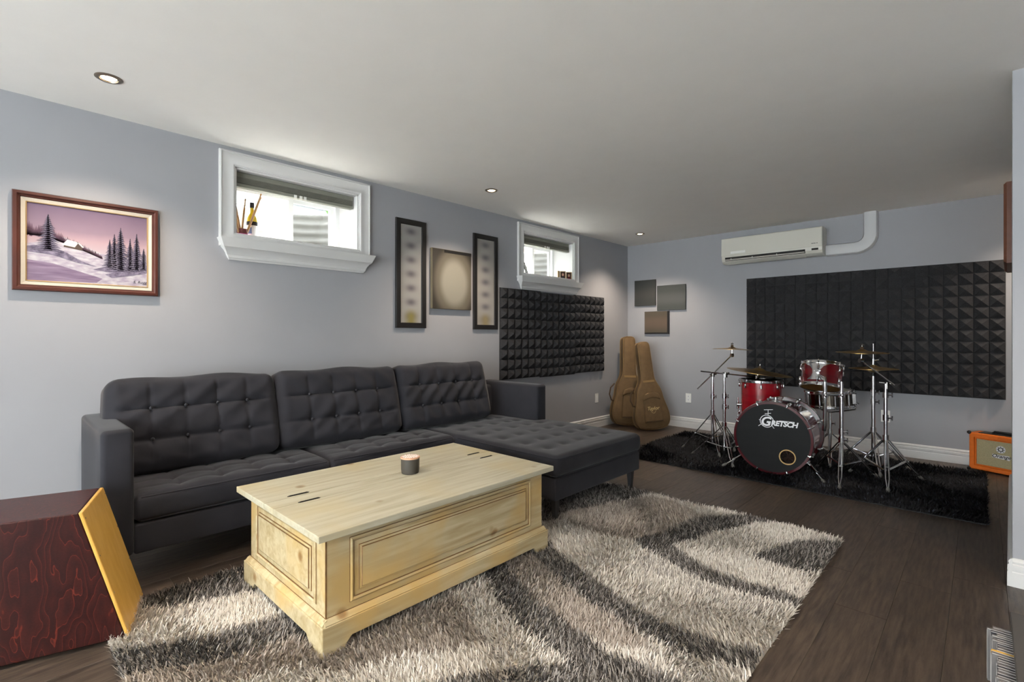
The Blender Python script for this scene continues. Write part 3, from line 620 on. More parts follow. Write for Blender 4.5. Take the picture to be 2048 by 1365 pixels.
def pile(name, parent, x0, x1, y0, y1, zb, dens, length, width, colour, holes, material, lean=.5):
    n = int((x1-x0)*(y1-y0)*dens)
    bx_ = np.random.uniform(x0, x1, n); by = np.random.uniform(y0, y1, n)
    keep = np.ones(n, bool)
    for a, b, c, d in holes: keep &= ~((bx_ > a) & (bx_ < b) & (by > c) & (by < d))
    bx_, by = bx_[keep], by[keep]; n = len(bx_)
    ln = length*np.random.uniform(.7, 1.25, n); th = np.random.uniform(0, 2*PI, n)
    # tufts lean together in patches
    flow = 1.7*np.sin(bx_*5+1.3*np.sin(by*4))+1.4*np.cos(by*6.1+bx_*2.2); th = flow+np.random.normal(0, .9, n)
    le = lean*np.random.uniform(.5, 1.3, n); ux, uy = np.cos(th), np.sin(th)
    wx, wy = -uy*width/2, ux*width/2
    def row(t, wsc):
        cx = bx_+ux*ln*le*t**1.5; cyy = by+uy*ln*le*t**1.5; cz = zb+ln*np.sqrt(np.maximum(.15, 1-le*le))*t*(1-.18*t*le)
        return np.stack([cx-wx*wsc, cyy-wy*wsc, cz], 1), np.stack([cx+wx*wsc, cyy+wy*wsc, cz], 1)
    a0, a1 = row(0., 1.); b0, b1 = row(.55, 1.); c0, c1 = row(1., .3)
    V = np.stack([a0, a1, b0, b1, c0, c1], 1).reshape(-1, 3)
    k = np.arange(n)[:, None]*6
    Fq = np.concatenate([k+np.array([[0, 1, 3, 2]]), k+np.array([[2, 3, 5, 4]])], 1).reshape(-1, 4)
    col = colour(bx_, by, n); tipc = col
    Cc = np.repeat(tipc[:, None, :], 6, 1).reshape(-1, 3)
    me = bpy.data.meshes.new(name); me.vertices.add(len(V)); me.vertices.foreach_set('co', (V-np.array(org(parent))[None, :]).astype(np.float32).ravel())
    me.loops.add(Fq.size); me.loops.foreach_set('vertex_index', Fq.ravel().astype(np.int32)); me.polygons.add(len(Fq)); me.polygons.foreach_set('loop_start', (np.arange(len(Fq))*4).astype(np.int32)); me.polygons.foreach_set('loop_total', np.full(len(Fq), 4, np.int32))
    me.update(); me.validate()
    ca = me.color_attributes.new('Col', 'FLOAT_COLOR', 'POINT'); ca.data.foreach_set('color', np.concatenate([Cc, np.ones((len(Cc), 1))], 1).astype(np.float32).ravel())
    me.materials.append(MATS[material]); o = bpy.data.objects.new(name, me); C.objects.link(o); o.parent = parent; o['kind'] = 'stuff'; return o
def L3(c): return np.array(lin(c))
def rug_colour(x, y, n):
    jx = x+np.random.normal(0, .008, n); jy = y+np.random.normal(0, .008, n); r = np.random.rand(n); q = np.random.rand(n)[:, None]
    cream = L3((226, 220, 211))*(1-q)+L3((196, 188, 178))*q
    out = np.where((r < .06)[:, None], L3((132, 124, 118)), cream)
    m_ = np.zeros(n, bool)
    for p_ in MID: m_ |= inpoly(jx, jy, p_)
    midc = np.where((r < .3)[:, None], L3((138, 128, 119)), L3((188, 178, 168))*(1-q)+L3((166, 155, 145))*q); out = np.where(m_[:, None], midc, out)
    l_ = np.zeros(n, bool)
    for p_ in LITE2: l_ |= inpoly(jx, jy, p_)
    out = np.where((l_ & (r < .35))[:, None], L3((150, 144, 138)), out)
    d_ = np.zeros(n, bool)
    for p_ in DARK: d_ |= inpoly(jx, jy, p_)
    dk = np.where((r < .52)[:, None], L3((52, 50, 49))*(1-q)+L3((84, 80, 77))*q, L3((168, 162, 156))*(1-q)+L3((132, 127, 123))*q)
    return np.where(d_[:, None], dk, out)
RX0, RX1, RY0, RY1 = -2.665, -.575, .305, 3.29
rg = thing('shag_rug', 'thick shag rug with curving cream, taupe and dark grey bands under the chest', 'rug', ((RX0+RX1)/2, (RY0+RY1)/2, 0))
MB().bx(RX0, RX1, RY0, RY1, .0, .009).build('backing', 'liner', rg)
pile('pile', rg, RX0-.005, RX1+.005, RY0-.005, RY1+.005, .006, 30000, .036, .0042, rug_colour, [(-2.46, -1.74, .84, 2.03)], 'shag_pile', .62)
def blk(x, y, n):
    q = np.random.rand(n)[:, None]; r = np.random.rand(n); return np.where((r < .05)[:, None], L3((70, 74, 86)), L3((16, 16, 18))*(1-q)+L3((34, 34, 37))*q)
BX0, BX1, BY0, BY1 = -2.57, .015, 4.20, 5.74
bk = thing('black_rug', 'long-haired black rug under the drum kit', 'rug', ((BX0+BX1)/2, (BY0+BY1)/2, 0))
MB().bx(BX0, BX1, BY0, BY1, .0, .008).build('backing', 'black_rubber', bk)
pile('pile', bk, BX0-.01, BX1+.01, BY0-.01, BY1+.01, .006, 15000, .034, .006, blk, [], 'black_pile', .8)
# ================================================================== sofa
RZ = .010           # what stands on a rug stands on its backing
so = thing('sectional_sofa', 'charcoal velvet sectional sofa with tufted cushions and chaise', 'sofa', (-2.9, 1.87, 0))
MB().rbox(-3.50, -2.835, .452, 2.365, .15, .288, .012, .2).build('seat_base', 'velvet_base', so, smooth=40)
MB().rbox(-3.50, -1.885, 2.367, 3.388, .15, .288, .012, .2).build('chaise_base', 'velvet_base', so, smooth=40)
MB().rbox(-3.525, -3.37, .40, 3.32, .289, .70, .03, .2).build('back_frame', 'velvet_base', so, smooth=40)
def arm_fn(p, n): return p
MB().rbox(-3.53, -2.825, .330, .452, .15, .738, .022, .12).build('arm', 'velvet', so, smooth=45)
MB().rbox(-3.53, -2.800, 3.262, 3.386, .289, .735, .022, .12).build('arm', 'velvet', so, smooth=45)
def seam_d(t, lines, wdt): return sum(math.exp(-((t-l)/wdt)**2) for l in lines)
def tuft_seat(x0, x1, y0, y1, bx_, by_, crown, deep, seams=True, tmap=None):
    def fn(p, n):
        u = (p.x-x0)/(x1-x0); v = (p.y-y0)/(y1-y0); q = p.copy()
        if n.z > .3:
            e = min(1, min(u, 1-u)*7, min(v, 1-v)*9) ; e = max(0, e)
            dz = crown*math.sin(PI*min(max(u, 0), 1))**.5*math.sin(PI*min(max(v, 0), 1))**.5
            bt = 0
            for a in bx_:
                for b in by_:
                    d2 = ((p.x-a)/.035)**2+((p.y-b)/.035)**2; bt += math.exp(-d2)*.8+math.exp(-d2/6)*.5
            sm = 0
            if seams: sm = .55*(seam_d(p.x, bx_, .009)+seam_d(p.y, by_, .009))
            q.z += (dz-deep*(bt+sm)*e)*n.z+.003*math.sin(p.x*31+p.y*17)*math.sin(p.y*23)*e
            # welt along the edge
            q.z += 0
        if abs(n.z) < .5: 
            mid = (p.z-.355)/.07; bul = .012*(1-mid*mid); q += Vector((n.x, n.y, 0))*bul
        if tmap: q = tmap(q)
        return q
    return fn
def buttons(par, bx_, by_, zf):
    for a in bx_:
        for b in by_: 
            MB().ball((a, b, zf), .011, 8, (1, 1, .5)).build('button', 'velvet', par, smooth=60)
def welt(par, pts, r=.0035): MB().tube(pts, r, 6).build('piping', 'velvet_base', par, smooth=60)
for (a, b) in ((.458, 1.397), (1.402, 2.362)):
    xs = [-3.20, -3.05, -2.93]; ys = [a+(b-a)*t for t in (.2, .4, .6, .8)]
    c = MB().rbox(-3.37, -2.832, a, b, .290, .425, .030, .012, tuft_seat(-3.37, -2.832, a, b, xs, ys, .022, .011)).build('seat_cushion', 'velvet', so, smooth=60)
    welt(c, [(-2.836, a+.02, .410), (-2.822, (a+b)/2, .414), (-2.836, b-.02, .410)]); welt(c, [(-2.836, a+.02, .303), (-2.826, (a+b)/2, .303), (-2.836, b-.02, .303)])
def tmap(q):
    t = min(max((-2.775-q.x)/.03, 0), 1)
    if q.y > 3.0: k = (q.y-3.0)/(3.386-3.0); q.y = 3.0+k*(3.386-3.0-.130*t)
    return q
xs = [-3.15, -2.93, -2.71, -2.49, -2.27, -2.07]; ys = [2.52, 2.69, 2.86, 3.03, 3.19]
c = MB().rbox(-3.37, -1.88, 2.367, 3.386, .290, .425, .030, .015, tuft_seat(-3.37, -1.88, 2.367, 3.386, xs, ys, .018, .013, False, tmap)).build('chaise_cushion', 'velvet', so, smooth=60)
welt(c, [(-2.80, 2.362, .411), (-1.90, 2.362, .411), (-1.872, 2.40, .411), (-1.868, 2.87, .414), (-1.872, 3.35, .411)]); welt(c, [(-2.80, 2.362, .303), (-1.90, 2.362, .303), (-1.873, 2.40, .303), (-1.873, 3.35, .303)])
for k, (a, b) in enumerate(((.400, 1.240), (1.250, 2.135), (2.148, 3.065))):
    # local: x width, y height, z thickness (front)
    Wd, Hh, Th = b-a, .50, .19; tilt = math.radians(15)
    cols = [Wd*t for t in ((.22, .41, .60, .79) if k < 2 else (.2, .4, .6, .8))]; rows = [Hh*.33, Hh*.66]
    def fn(p, n, cols=cols, rows=rows, k=k, Wd=Wd):
        q = p.copy(); u = p.x/Wd; v = p.y/Hh; e = max(0, min(1, min(u, 1-u)*10, min(v, 1-v)*8))
        if n.z > .3:
            dz = .020*math.sin(PI*min(max(u, 0), 1))**.4*math.sin(PI*min(max(v, 0), 1))**.4
            bt = 0
            for a_ in cols:
                for b_ in rows: d2 = ((p.x-a_)/.030)**2+((p.y-b_)/.030)**2; bt += math.exp(-d2)*.8+math.exp(-d2/5)*.35
            vs_ = .6*seam_d(p.x, cols, .008)+.25*seam_d(p.x, cols, .03); hs_ = .9*seam_d(p.y, rows, .009)+.4*seam_d(p.y, rows, .035)
            wr = (.003*math.sin(p.x*40+7*math.sin(p.y*9+k*2))+.003*math.sin(p.y*34+5*math.sin(p.x*7+k)))*e if k < 2 else .009*math.sin(p.x*46+5*math.sin(p.y*11))*math.sin(PI*v)*e
            q.z += (dz-.012*(bt+vs_+hs_)*e)*n.z+wr
        if abs(n.z) < .7:
            q.x += n.x*.012*math.sin(PI*min(max(v, 0), 1)); q.y += .010*n.y*math.sin(PI*min(max(u, 0), 1))+(.006*math.sin(p.x*14+k) if n.y > .3 else 0)
        return q
    m4 = Matrix.Translation((-3.235, a, .432)) @ m_cols((0, 1, 0), (-math.sin(tilt), 0, math.cos(tilt)), (math.cos(tilt), 0, math.sin(tilt)), (0, 0, 0))
    m4 = m4 @ Matrix.Translation((0, 0, -.09))
    cu = MB().rbox(0, Wd, 0, Hh, 0, Th, .055, .0105, fn, m4).build('back_cushion', 'velvet', so, smooth=60)
    for a_ in cols:
        for b_ in rows: pbt = m4 @ Vector((a_, b_, Th+.002)); MB().ball(pbt, .009, 8).build('button', 'velvet', cu, smooth=60)
def leg(x, y, z0):
    MB().rings([[(x+sx*r, y+sy*r, z) for sx, sy in ((-1, -1), (1, -1), (1, 1), (-1, 1))] for r, z in ((.012, z0), (.022, .15))]).build('leg', 'sofa_leg', so, bevel=.003)
for x, y in ((-1.935, 2.425), (-1.935, 3.335)): leg(x, y, RZ if y < 3.29 else 0)
for x, y in ((-2.90, .40), (-2.90, 1.4), (-3.45, .40), (-3.45, 3.33), (-3.45, 1.87)): leg(x, y, 0)
# ================================================================== chest used as a coffee table
ch = thing('blanket_chest', 'whitewashed pine blanket chest with raised panels standing on the shag rug', 'chest', (-2.1, 1.43, RZ))
CXa, CXb, CYa, CYb = -2.47, -1.722, .832, 2.042
bd = MB().bx(CXa, CXb, CYa, CYb, .09, .434).build('body', 'pine_whitewash', ch, bevel=.002)
# plinth boards with bracket feet
def plinth(x0, x1, m4, name='plinth_board'):
    zt, zb = .118, RZ; ft = .085; up = .052
    poly = [(x0, zb), (x0+ft, zb)]
    poly += [(x0+ft+.006, zb+.010), (x0+ft+.010, zb+.022), (x0+ft+.020, zb+.032), (x0+ft+.030, zb+up-.010)]
    poly += [(x1-ft-.030, zb+up-.010), (x1-ft-.020, zb+.032), (x1-ft-.010, zb+.022), (x1-ft-.006, zb+.010), (x1-ft, zb), (x1, zb), (x1, zt), (x0, zt)]
    MB().prism(poly, 0, .020, m4).build(name, 'pine_whitewash', ch, bevel=.0025)
px0, px1, py0, py1 = CXa-.024, CXb+.024, CYa-.024, CYb+.024
plinth(py0, py1, m_cols((0, 1, 0), (0, 0, 1), (1, 0, 0), (px1-.020, 0, 0)))
plinth(py0, py1, m_cols((0, 1, 0), (0, 0, 1), (1, 0, 0), (px0, 0, 0)))
plinth(px0+.02, px1-.02, m_cols((1, 0, 0), (0, 0, 1), (0, -1, 0), (0, py0+.020, 0)))
plinth(px0+.02, px1-.02, m_cols((1, 0, 0), (0, 0, 1), (0, -1, 0), (0, py1, 0)))
for (m4, a, b) in ((m_cols((0, 1, 0), (0, 0, 1), (1, 0, 0), (CXb, 0, 0)), CYa, CYb), (m_cols((1, 0, 0), (0, 0, 1), (0, -1, 0), (0, CYa, 0)), CXa, CXb)):
    MB().rings([[(s_, z_, d_) for z_, d_ in ((.116, .001), (.116, .020), (.122, .021), (.127, .015), (.132, .012), (.136, .005), (.137, .001))] for s_ in (a-.012, b+.012)], m4).build('base_moulding', 'pine_whitewash', ch, smooth=40)
for (m4, a, b) in ((m_cols((0, 1, 0), (0, 0, 1), (1, 0, 0), (CXb, 0, 0)), CYa, CYb), (m_cols((1, 0, 0), (0, 0, 1), (0, -1, 0), (0, CYa, 0)), CXa, CXb)):
    MB().bx(a-.001, b+.001, .1368, .1388, .0, .0016, m4).build('antique_line', 'pine_antique', ch); MB().bx(a-.016, b+.016, .1160, .1174, .020, .0216, m4).build('antique_line', 'pine_antique', ch)
MB().bx(CXb-.004, CXb+.0012, CYa-.0012, CYa+.003, .139, .434).build('antique_line', 'pine_antique', ch)
RP = [(0, .0005), (0, .004), (.006, .0075), (.013, .004), (.016, .0005), (.034, .0005), (.036, .004), (.043, .006), (.046, .011), (.060, .013)]
def antique(m4, a, b, c, d):
    for i0, i1, h0, h1 in ((-.0025, 0, .0006, .0012), (.0135, .0165, .0042, .0010), (.0345, .0365, .0010, .0045), (.0437, .0457, .0068, .0108)):
        MB().rect([(i0, h0+.0004), (i1, h1+.0004)], a, b, c, d, m4).build('antique_line', 'pine_antique', bd)
antique(m_cols((0, 1, 0), (0, 0, 1), (1, 0, 0), (CXb, 0, 0)), CYa+.095, CYb-.095, .165, .405); antique(m_cols((1, 0, 0), (0, 0, 1), (0, -1, 0), (0, CYa, 0)), CXa+.075, CXb-.075, .165, .405)
MB().rect(RP, CYa+.095, CYb-.095, .165, .405, m_cols((0, 1, 0), (0, 0, 1), (1, 0, 0), (CXb, 0, 0)), True).build('raised_panel', 'pine_whitewash', bd, smooth=30)
MB().rect(RP, CXa+.075, CXb-.075, .165, .405, m_cols((1, 0, 0), (0, 0, 1), (0, -1, 0), (0, CYa, 0)), True).build('raised_panel', 'pine_whitewash', bd, smooth=30)
TX0, TX1, TY0, TY1 = -2.521, -1.679, .785, 2.091
for a, b in ((TX0, -2.1845), (-2.1810, -2.0868), (-2.0852, TX1)): MB().bx(a, b, TY0, TY1, .4345, .460).build('lid_board', 'pine_top', ch, bevel=.0022)
for y_ in (.935, 1.975):
    for x_ in (-2.196, -2.085):
        MB().prism([(x_-.006, y_-.042), (x_-.002, y_-.048), (x_+.004, y_-.042), (x_+.005, y_+.042), (x_+.001, y_+.048), (x_-.005, y_+.042)], .4601, .4622).tube([(x_, y_-.040, .4615), (x_, y_+.040, .4615)], .0032, 6).build('hinge', 'hinge_black', ch)
# jar candle on the chest
cj = thing('jar_candle', 'dark grey jar with copper rim and white pebbled top on the chest', 'candle', (-2.13, 1.48, .4602))
cm = Matrix.Translation((-2.13, 1.48, .4602))
MB().lathe([(.040, .0), (.044, .003), (.046, .02), (.047, .078)], 40, cm).build('jar', 'candle_jar', cj, smooth=40)
MB().lathe([(.0485, .076), (.050, .079), (.049, .084), (.046, .0845)], 40, cm).build('rim', 'candle_rim', cj, smooth=40)
mb = MB()
for i in range(46):
    r_ = .042*math.sqrt((i+.5)/46); t_ = i*2.39996; mb.ball((-2.13+r_*math.cos(t_), 1.48+r_*math.sin(t_), .4602+.0835), .0055, 8, (1, 1, .6))
tag(mb.build('pebbled_top', 'candle_white', cj, smooth=60), None, None, kind='stuff')
# ================================================================== cajon
d_ = Vector((.286, .958, 0)).normalized(); n_ = Vector((-d_.y, d_.x, 0)); Bc = Vector((-2.362, .362, 0))
cj = thing('cajon', 'slanted box drum with dark red swirled wood side and pale front, beside the sofa', 'drum', Bc+n_*.17-d_*.25)
m4 = m_cols(d_, (0, 0, 1), -n_, Bc)       # x along the front, y up, z towards the viewer
def side(s0, s1): return [(-.50, .016), (s0, .016), (s1, .512), (-.50, .512)]
MB().prism(side(-.013, -.152), -.352, 0, m4).build('body', 'bubinga', cj, bevel=.004)
MB().prism([(-.012, .016), (.0, .016), (-.139, .512), (-.151, .512)], -.3525, .0005, m4).build('striking_board', 'tapa', cj, bevel=.003)
for a in (-.47, -.05):
    for b in (-.32, -.03): MB().lathe([(.014, 0), (.016, .016)], 12, Matrix.Translation(m4 @ Vector((a, 0, b)))).build('foot', 'black_rubber', cj)
for t in (.03, .35, .65, .95):
    for zz in (-.012, -.34): 
        MB().lathe([(.003, 0), (.003, .0012)], 8, axis_m(m4 @ Vector((-.139*t-.0+.0002, .016+.496*t, zz)), (d_*.963+Vector((0, 0, .27))))).build('screw', 'satin_nickel', cj)
# ================================================================== drum kit on the black rug
RB = .012
V3 = Vector
def lug(mb, p, out, up=V3((0, 0, 1)), s=1.):      # small rounded drum lug
    p = V3(p); out = V3(out).normalized(); mb.tube([p-up*.016*s+out*.003, p-up*.012*s+out*.012*s, p+up*.012*s+out*.012*s, p+up*.016*s+out*.003], [.005*s, .009*s, .009*s, .005*s], 8)
def ringpts(c, r, n, ax1, ax2): return [c+ax1*r*math.cos(2*PI*i/n)+ax2*r*math.sin(2*PI*i/n) for i in range(n)]
# ---- bass drum (faces the camera side of the room)
bd = thing('bass_drum', 'dark red bass drum with black front head and white lettering', 'drum', (-1.268, 4.473, RB), rz=math.radians(2.5))
R0, DP, ZC = .292, .47, .302
m4 = m_cols((1, 0, 0), (0, 0, -1), (0, 1, 0), (0, 0, ZC))     # lathe axis along +y
sh = MB().lathe([(R0-.016, .002), (R0-.008, .004), (R0-.008, DP-.004), (R0-.016, DP-.002), (R0-.016, .002)], 64, m4, False, False).build('shell', 'drum_red', bd, smooth=30)
for (a, b, nm) in ((-.012, .032, 'front_hoop'), (DP-.032, DP+.008, 'back_hoop')):
    hp = MB().lathe([(R0-.010, a), (R0+.008, a), (R0+.010, a+.004), (R0+.010, b-.004), (R0+.008, b), (R0-.008, b)], 64, m4, False, False).build(nm, 'hoop_red', bd, smooth=30)
    MB().lathe([(R0+.0102, a+.014), (R0+.012, a+.016), (R0+.012, b-.016), (R0+.0102, b-.014)], 64, m4, False, False).build('hoop_inlay', 'chrome', hp, smooth=30)
PCX, PCZ, PR = .114, -.143, .056
nseg = 64
outer = [(R0*math.cos(2*PI*i/nseg)*.972, R0*math.sin(2*PI*i/nseg)*.972) for i in range(nseg)]
inner = [(PCX+PR*math.cos(2*PI*i/nseg), PCZ+PR*math.sin(2*PI*i/nseg)) for i in range(nseg)]
mb = MB(); mb.add([(x, -.002, ZC+z) for x, z in outer]+[(x, -.002, ZC+z) for x, z in inner], [(i, (i+1) % nseg, nseg+(i+1) % nseg, nseg+i) for i in range(nseg)])
MB().lathe([(.0005, DP), (R0-.012, DP)], 48, m4, True, True).build('back_head', 'drum_head_white', bd)
hd = mb.build('front_head', 'drum_head_black', bd)
MB().lathe([(PR-.002, 0), (PR+.006, -.001), (PR+.006, -.005), (PR-.002, -.005)], 40, m_cols((1, 0, 0), (0, 0, -1), (0, 1, 0), (PCX, -.002, ZC+PCZ)), False, False).build('port_ring', 'gold', hd, smooth=40)
MB().add([(PCX+PR*math.cos(2*PI*i/24), .05+.012*math.sin(i*2.3), ZC+PCZ+PR*math.sin(2*PI*i/24)) for i in range(24)]+[(PCX, .03, ZC+PCZ)], [(i, (i+1) % 24, 24) for i in range(24)]).build('muffling', 'port_fabric', hd)
# lettering and emblem on the head
def lg(x, z): return m_cols((1, 0, 0), (0, 0, 1), (0, -1, 0), (x, -.0030, ZC+z))
text_obj('lettering', 'G', .105, lg(-.052, .098), 'logo_white', hd, .22, .0004, .003)
text_obj('lettering', 'RETSCH', .058, lg(-.010, .105), 'logo_white', hd, .22, .0004, .0022, 'LEFT', .92)
mb = MB(); mb.lathe([(.048, -.0004), (.053, -.0004), (.053, .0004), (.048, .0004), (.048, -.0004)], 40, lg(-.040, .135), False, False)
for p0, p1 in (((-.030, .188), (-.030, .232)), ((-.062, .228), (.006, .236)), ((-.055, .196), (-.008, .204)), ((-.085, .105), (-.105, .088)), ((.0, .100), (.016, .080)), ((-.092, .140), (-.100, .142))):
    a, b = V3((p0[0], -.0032, ZC+p0[1])), V3((p1[0], -.0032, ZC+p1[1])); t = (b-a).normalized().cross(V3((0, 1, 0)))*.0022; mb.add([a-t, b-t, b+t, a+t], [(0, 1, 2, 3)])
mb.bx(.055, .165, -.0034, -.0028, ZC+.1465, ZC+.150)
mb.build('emblem', 'logo_white', hd)
for k in range(8):
    t = 2*PI*(k+.5)/8; o_ = V3((math.cos(t), 0, math.sin(t))); c0 = V3((0, 0, ZC))
    for (ya, yb, yl) in ((-.014, .035, .11), (DP+.010, DP-.035, DP-.11)):
        mb = MB(); a = c0+o_*(R0+.004)+V3((0, ya, 0)); b = c0+o_*(R0+.020)+V3((0, (ya+yb)/2, 0)); c_ = c0+o_*(R0+.018)+V3((0, yb, 0)); d = c0+o_*(R0+.013)+V3((0, yl, 0))
        mb.tube([a-o_*.014, a, b, c_], [.006, .009, .010, .007], 8).tube([c_, d], .0032, 6); lug(mb, c0+o_*(R0-.006)+V3((0, yl, 0)), o_, V3((0, 1, 0)), 1.3)
        mb.build('claw', 'chrome', bd, smooth=50)
for s in (-1, 1):
    t = math.radians(-38); o_ = V3((s*math.cos(t), 0, math.sin(t))); a = V3((0, .10, ZC))+o_*(R0-.008)
    f = V3((s*.385, -.055, .012)); k = a+o_*.035; j = k+(f-k)*.52
    sp = MB().tube([k, j], .012, 10).tube([j, f], .006, 8).build('spur', 'chrome', bd, smooth=50)
    MB().lathe([(.010, 0), (.013, .03), (.008, .045)], 10, axis_m(f, k-f)).build('rubber_foot', 'rubber', sp); mb = MB(); mb.ball(a+o_*.012, .030, 10, (1, 1.2, 1)); mb.tube([j, j+(k-j).normalized()*.02], .0145, 10); mb.build('bracket', 'chrome', sp, smooth=50)
mb = MB().lathe([(.050, R0-.010), (.048, R0+.004), (.030, R0+.010), (.018, R0+.012), (.018, R0+.036), (.0, R0+.040)], 16, Matrix.Translation((0, .12, ZC))).tube([(-.045, .12, ZC+R0+.024), (.05, .12, ZC+R0+.024)], .008, 8).tube([(.04, .10, ZC+R0+.014), (.05, .14, ZC+R0+.034)], .007, 8)
mb.build('tom_mount', 'chrome', bd, smooth=40)
# ---- shell drums
def drum(name, label, ctr, rad, dep, shell, tilt=(0, 0, 0), heads=('drum_head_white', 'drum_head_white'), nl=6, ls=1., phase=.3):
    t = thing(name, label, 'drum', ctr, rz=tilt)
    s_ = MB().lathe([(rad, .012), (rad, dep-.012)], 48).build('shell', shell, t, smooth=30)
    for z0, z1, mt, nm in ((-.004, .022, heads[0], 'bottom_hoop'), (dep-.022, dep+.006, heads[1], 'top_hoop')):
        zz = (z0, z1); h = MB().lathe([(rad+.002, z0), (rad+.012, z0), (rad+.013, z0+.003), (rad+.009, z0+.006), (rad+.009, z1-.006), (rad+.013, z1-.003), (rad+.012, z1), (rad+.002, z1)], 48, None, False, False).build(nm, 'chrome', t, smooth=30)
        zf = .004 if nm == 'bottom_hoop' else dep-.006
        MB().lathe([(.0005, zf), (rad+.003, zf)], 48, None, True, True).build('head', mt, h)
    for k in range(nl):
        a = 2*PI*k/nl+phase; o_ = V3((math.cos(a), math.sin(a), 0)); mb = MB()
        if dep < .17: mb.tube([o_*(rad+.011)+V3((0, 0, .03)), o_*(rad+.011)+V3((0, 0, dep-.03))], .007*ls, 8)
        else: mb2 = MB(); lug(mb, o_*rad+V3((0, 0, .055)), o_, V3((0, 0, 1)), ls); lug(mb2, o_*rad+V3((0, 0, dep-.055)), o_, V3((0, 0, 1)), ls)
        lo_ = lambda m: m.tube([o_*(rad+.012)+V3((0, 0, -.008)), o_*(rad+.012)+V3((0, 0, .055))], .0035, 6).tube([o_*(rad+.010)+V3((0, 0, .016)), o_*(rad+.018)+V3((0, 0, .004))], .007, 6)
        hi_ = lambda m: m.tube([o_*(rad+.012)+V3((0, 0, dep-.055)), o_*(rad+.012)+V3((0, 0, dep+.010))], .0035, 6).tube([o_*(rad+.010)+V3((0, 0, dep-.016)), o_*(rad+.018)+V3((0, 0, dep-.004))], .007, 6)
        if dep < .17: lo_(mb); hi_(mb); mb.build('lug', 'chrome', t, smooth=50)
        else: lo_(mb).build('lug', 'chrome', t, smooth=50); hi_(mb2).build('lug', 'chrome', t, smooth=50)
    return t
pf = at_w(1522, 760, 4.80); FT = V3((pf.x, pf.y, 0)); ftop = pf.z
ft = drum('floor_tom', 'bright red floor tom with chrome hoops behind the bass drum', (FT.x, FT.y, ftop-.38), .178, .38, 'floor_tom_red', nl=8, ls=1.1)
for a in (3.5, 5.6, 1.4):
    o_ = V3((math.cos(a), math.sin(a), 0)); mb = MB().tube([o_*.205+V3((0, 0, .20)), o_*.205+V3((0, 0, -.25)), o_*.235+V3((0, 0, -.30)), o_*.235+V3((0, 0, -(ftop-.38)+RB+.02))], .006, 8)
    lg_ = mb.build('leg', 'chrome', ft, smooth=50); mb = MB(); mb.tube([o_*.178+V3((0, 0, .13)), o_*.212+V3((0, 0, .13))], .018, 8); mb.tube([o_*.205+V3((0, 0, .09)), o_*.205+V3((0, 0, .16))], .013, 8); mb.build('bracket', 'chrome', lg_, smooth=50)
    MB().lathe([(.012, 0), (.014, .03), (.008, .05)], 10, Matrix.Translation(o_*.235+V3((0, 0, -(ftop-.38)+RB-.004)))).build('rubber_foot', 'rubber', lg_)
pt_ = at_w(1643, 753, 4.28)
TILT = math.radians(-17)
tm = drum('rack_tom', 'small dark red rack tom with chrome hoops tilted above the bass drum', V3((pt_.x, pt_.y, pt_.z))-V3((0, .031, .10)), .152, .205, 'drum_red', (TILT, 0, 0), ('drum_head_amber', 'drum_head_white'), 6, 1.15, .55)
# suspension mount: chrome plate curving round the front of the shell
rows = []
for z_, hw in ((.186, .62), (.176, .58), (.160, .34), (.130, .20), (.095, .17), (.070, .24), (.040, .46)):
    rows.append([(.1575*math.cos(-PI/2-.06+hw*k/6), .1575*math.sin(-PI/2-.06+hw*k/6), z_) for k in range(-6, 7)])
MB().rings(rows, None, False, False, closed=False).build('suspension_mount', 'chrome', tm, smooth=60)
mb = MB(); mb.tube([(.0, -.155, .11), (.0, -.185, .11)], .016, 10); mb.tube([(-.02, -.178, .11), (.03, -.178, .11)], .007, 8); mb.tube([(.0, -.178, .11), (.0, -.178, .155)], .006, 8); mb.build('mount_clamp', 'chrome', tm, smooth=50)
ps = at_w(1660, 797, 4.55)
sn = drum('snare_drum', 'polished metal snare drum behind the rack tom', V3((ps.x, ps.y, ps.z-.072)), .180, .145, 'black_nickel', (math.radians(2), math.radians(-3), 0), nl=10, phase=.1)
MB().bx(.178, .208, -.03, .03, .03, .12).tube([(.205, -.02, .05), (.225, -.01, .03)], .006).build('strainer', 'chrome', sn, bevel=.004)
# ---- stands
def foot_leg(parent, col, foot, hub, dbl=True):
    """one double leg of a tripod: collar -> foot, with a strut from the lower hub"""
    col, foot, hub = V3(col), V3(foot), V3(hub); d = foot-col; side = d.cross(V3((0, 0, 1))).normalized()
    k = col+d*.55; e = col+d*.93; a = .011
    mb = MB()
    mb.tube([col+side*.004, col+d*.1+side*a, k+side*a, k+d*.2+side*a, e+side*.003], .0048, 6).tube([col-side*.004, col+d*.1-side*a, k-side*a, k+d*.2-side*a, e-side*.003], .0048, 6)
    mb.tube([k+side*a*.6, hub+side*.006], .0042, 6).tube([k-side*a*.6, hub-side*.006], .0042, 6).tube([k-side*.016, k+side*.016], .006, 6)
    l_ = mb.build('leg', 'chrome', parent, smooth=50)
    MB().tube([e-d*.03, e+d*.02, foot], [.009, .013, .011], 8).build('rubber_foot', 'rubber', l_, smooth=50)
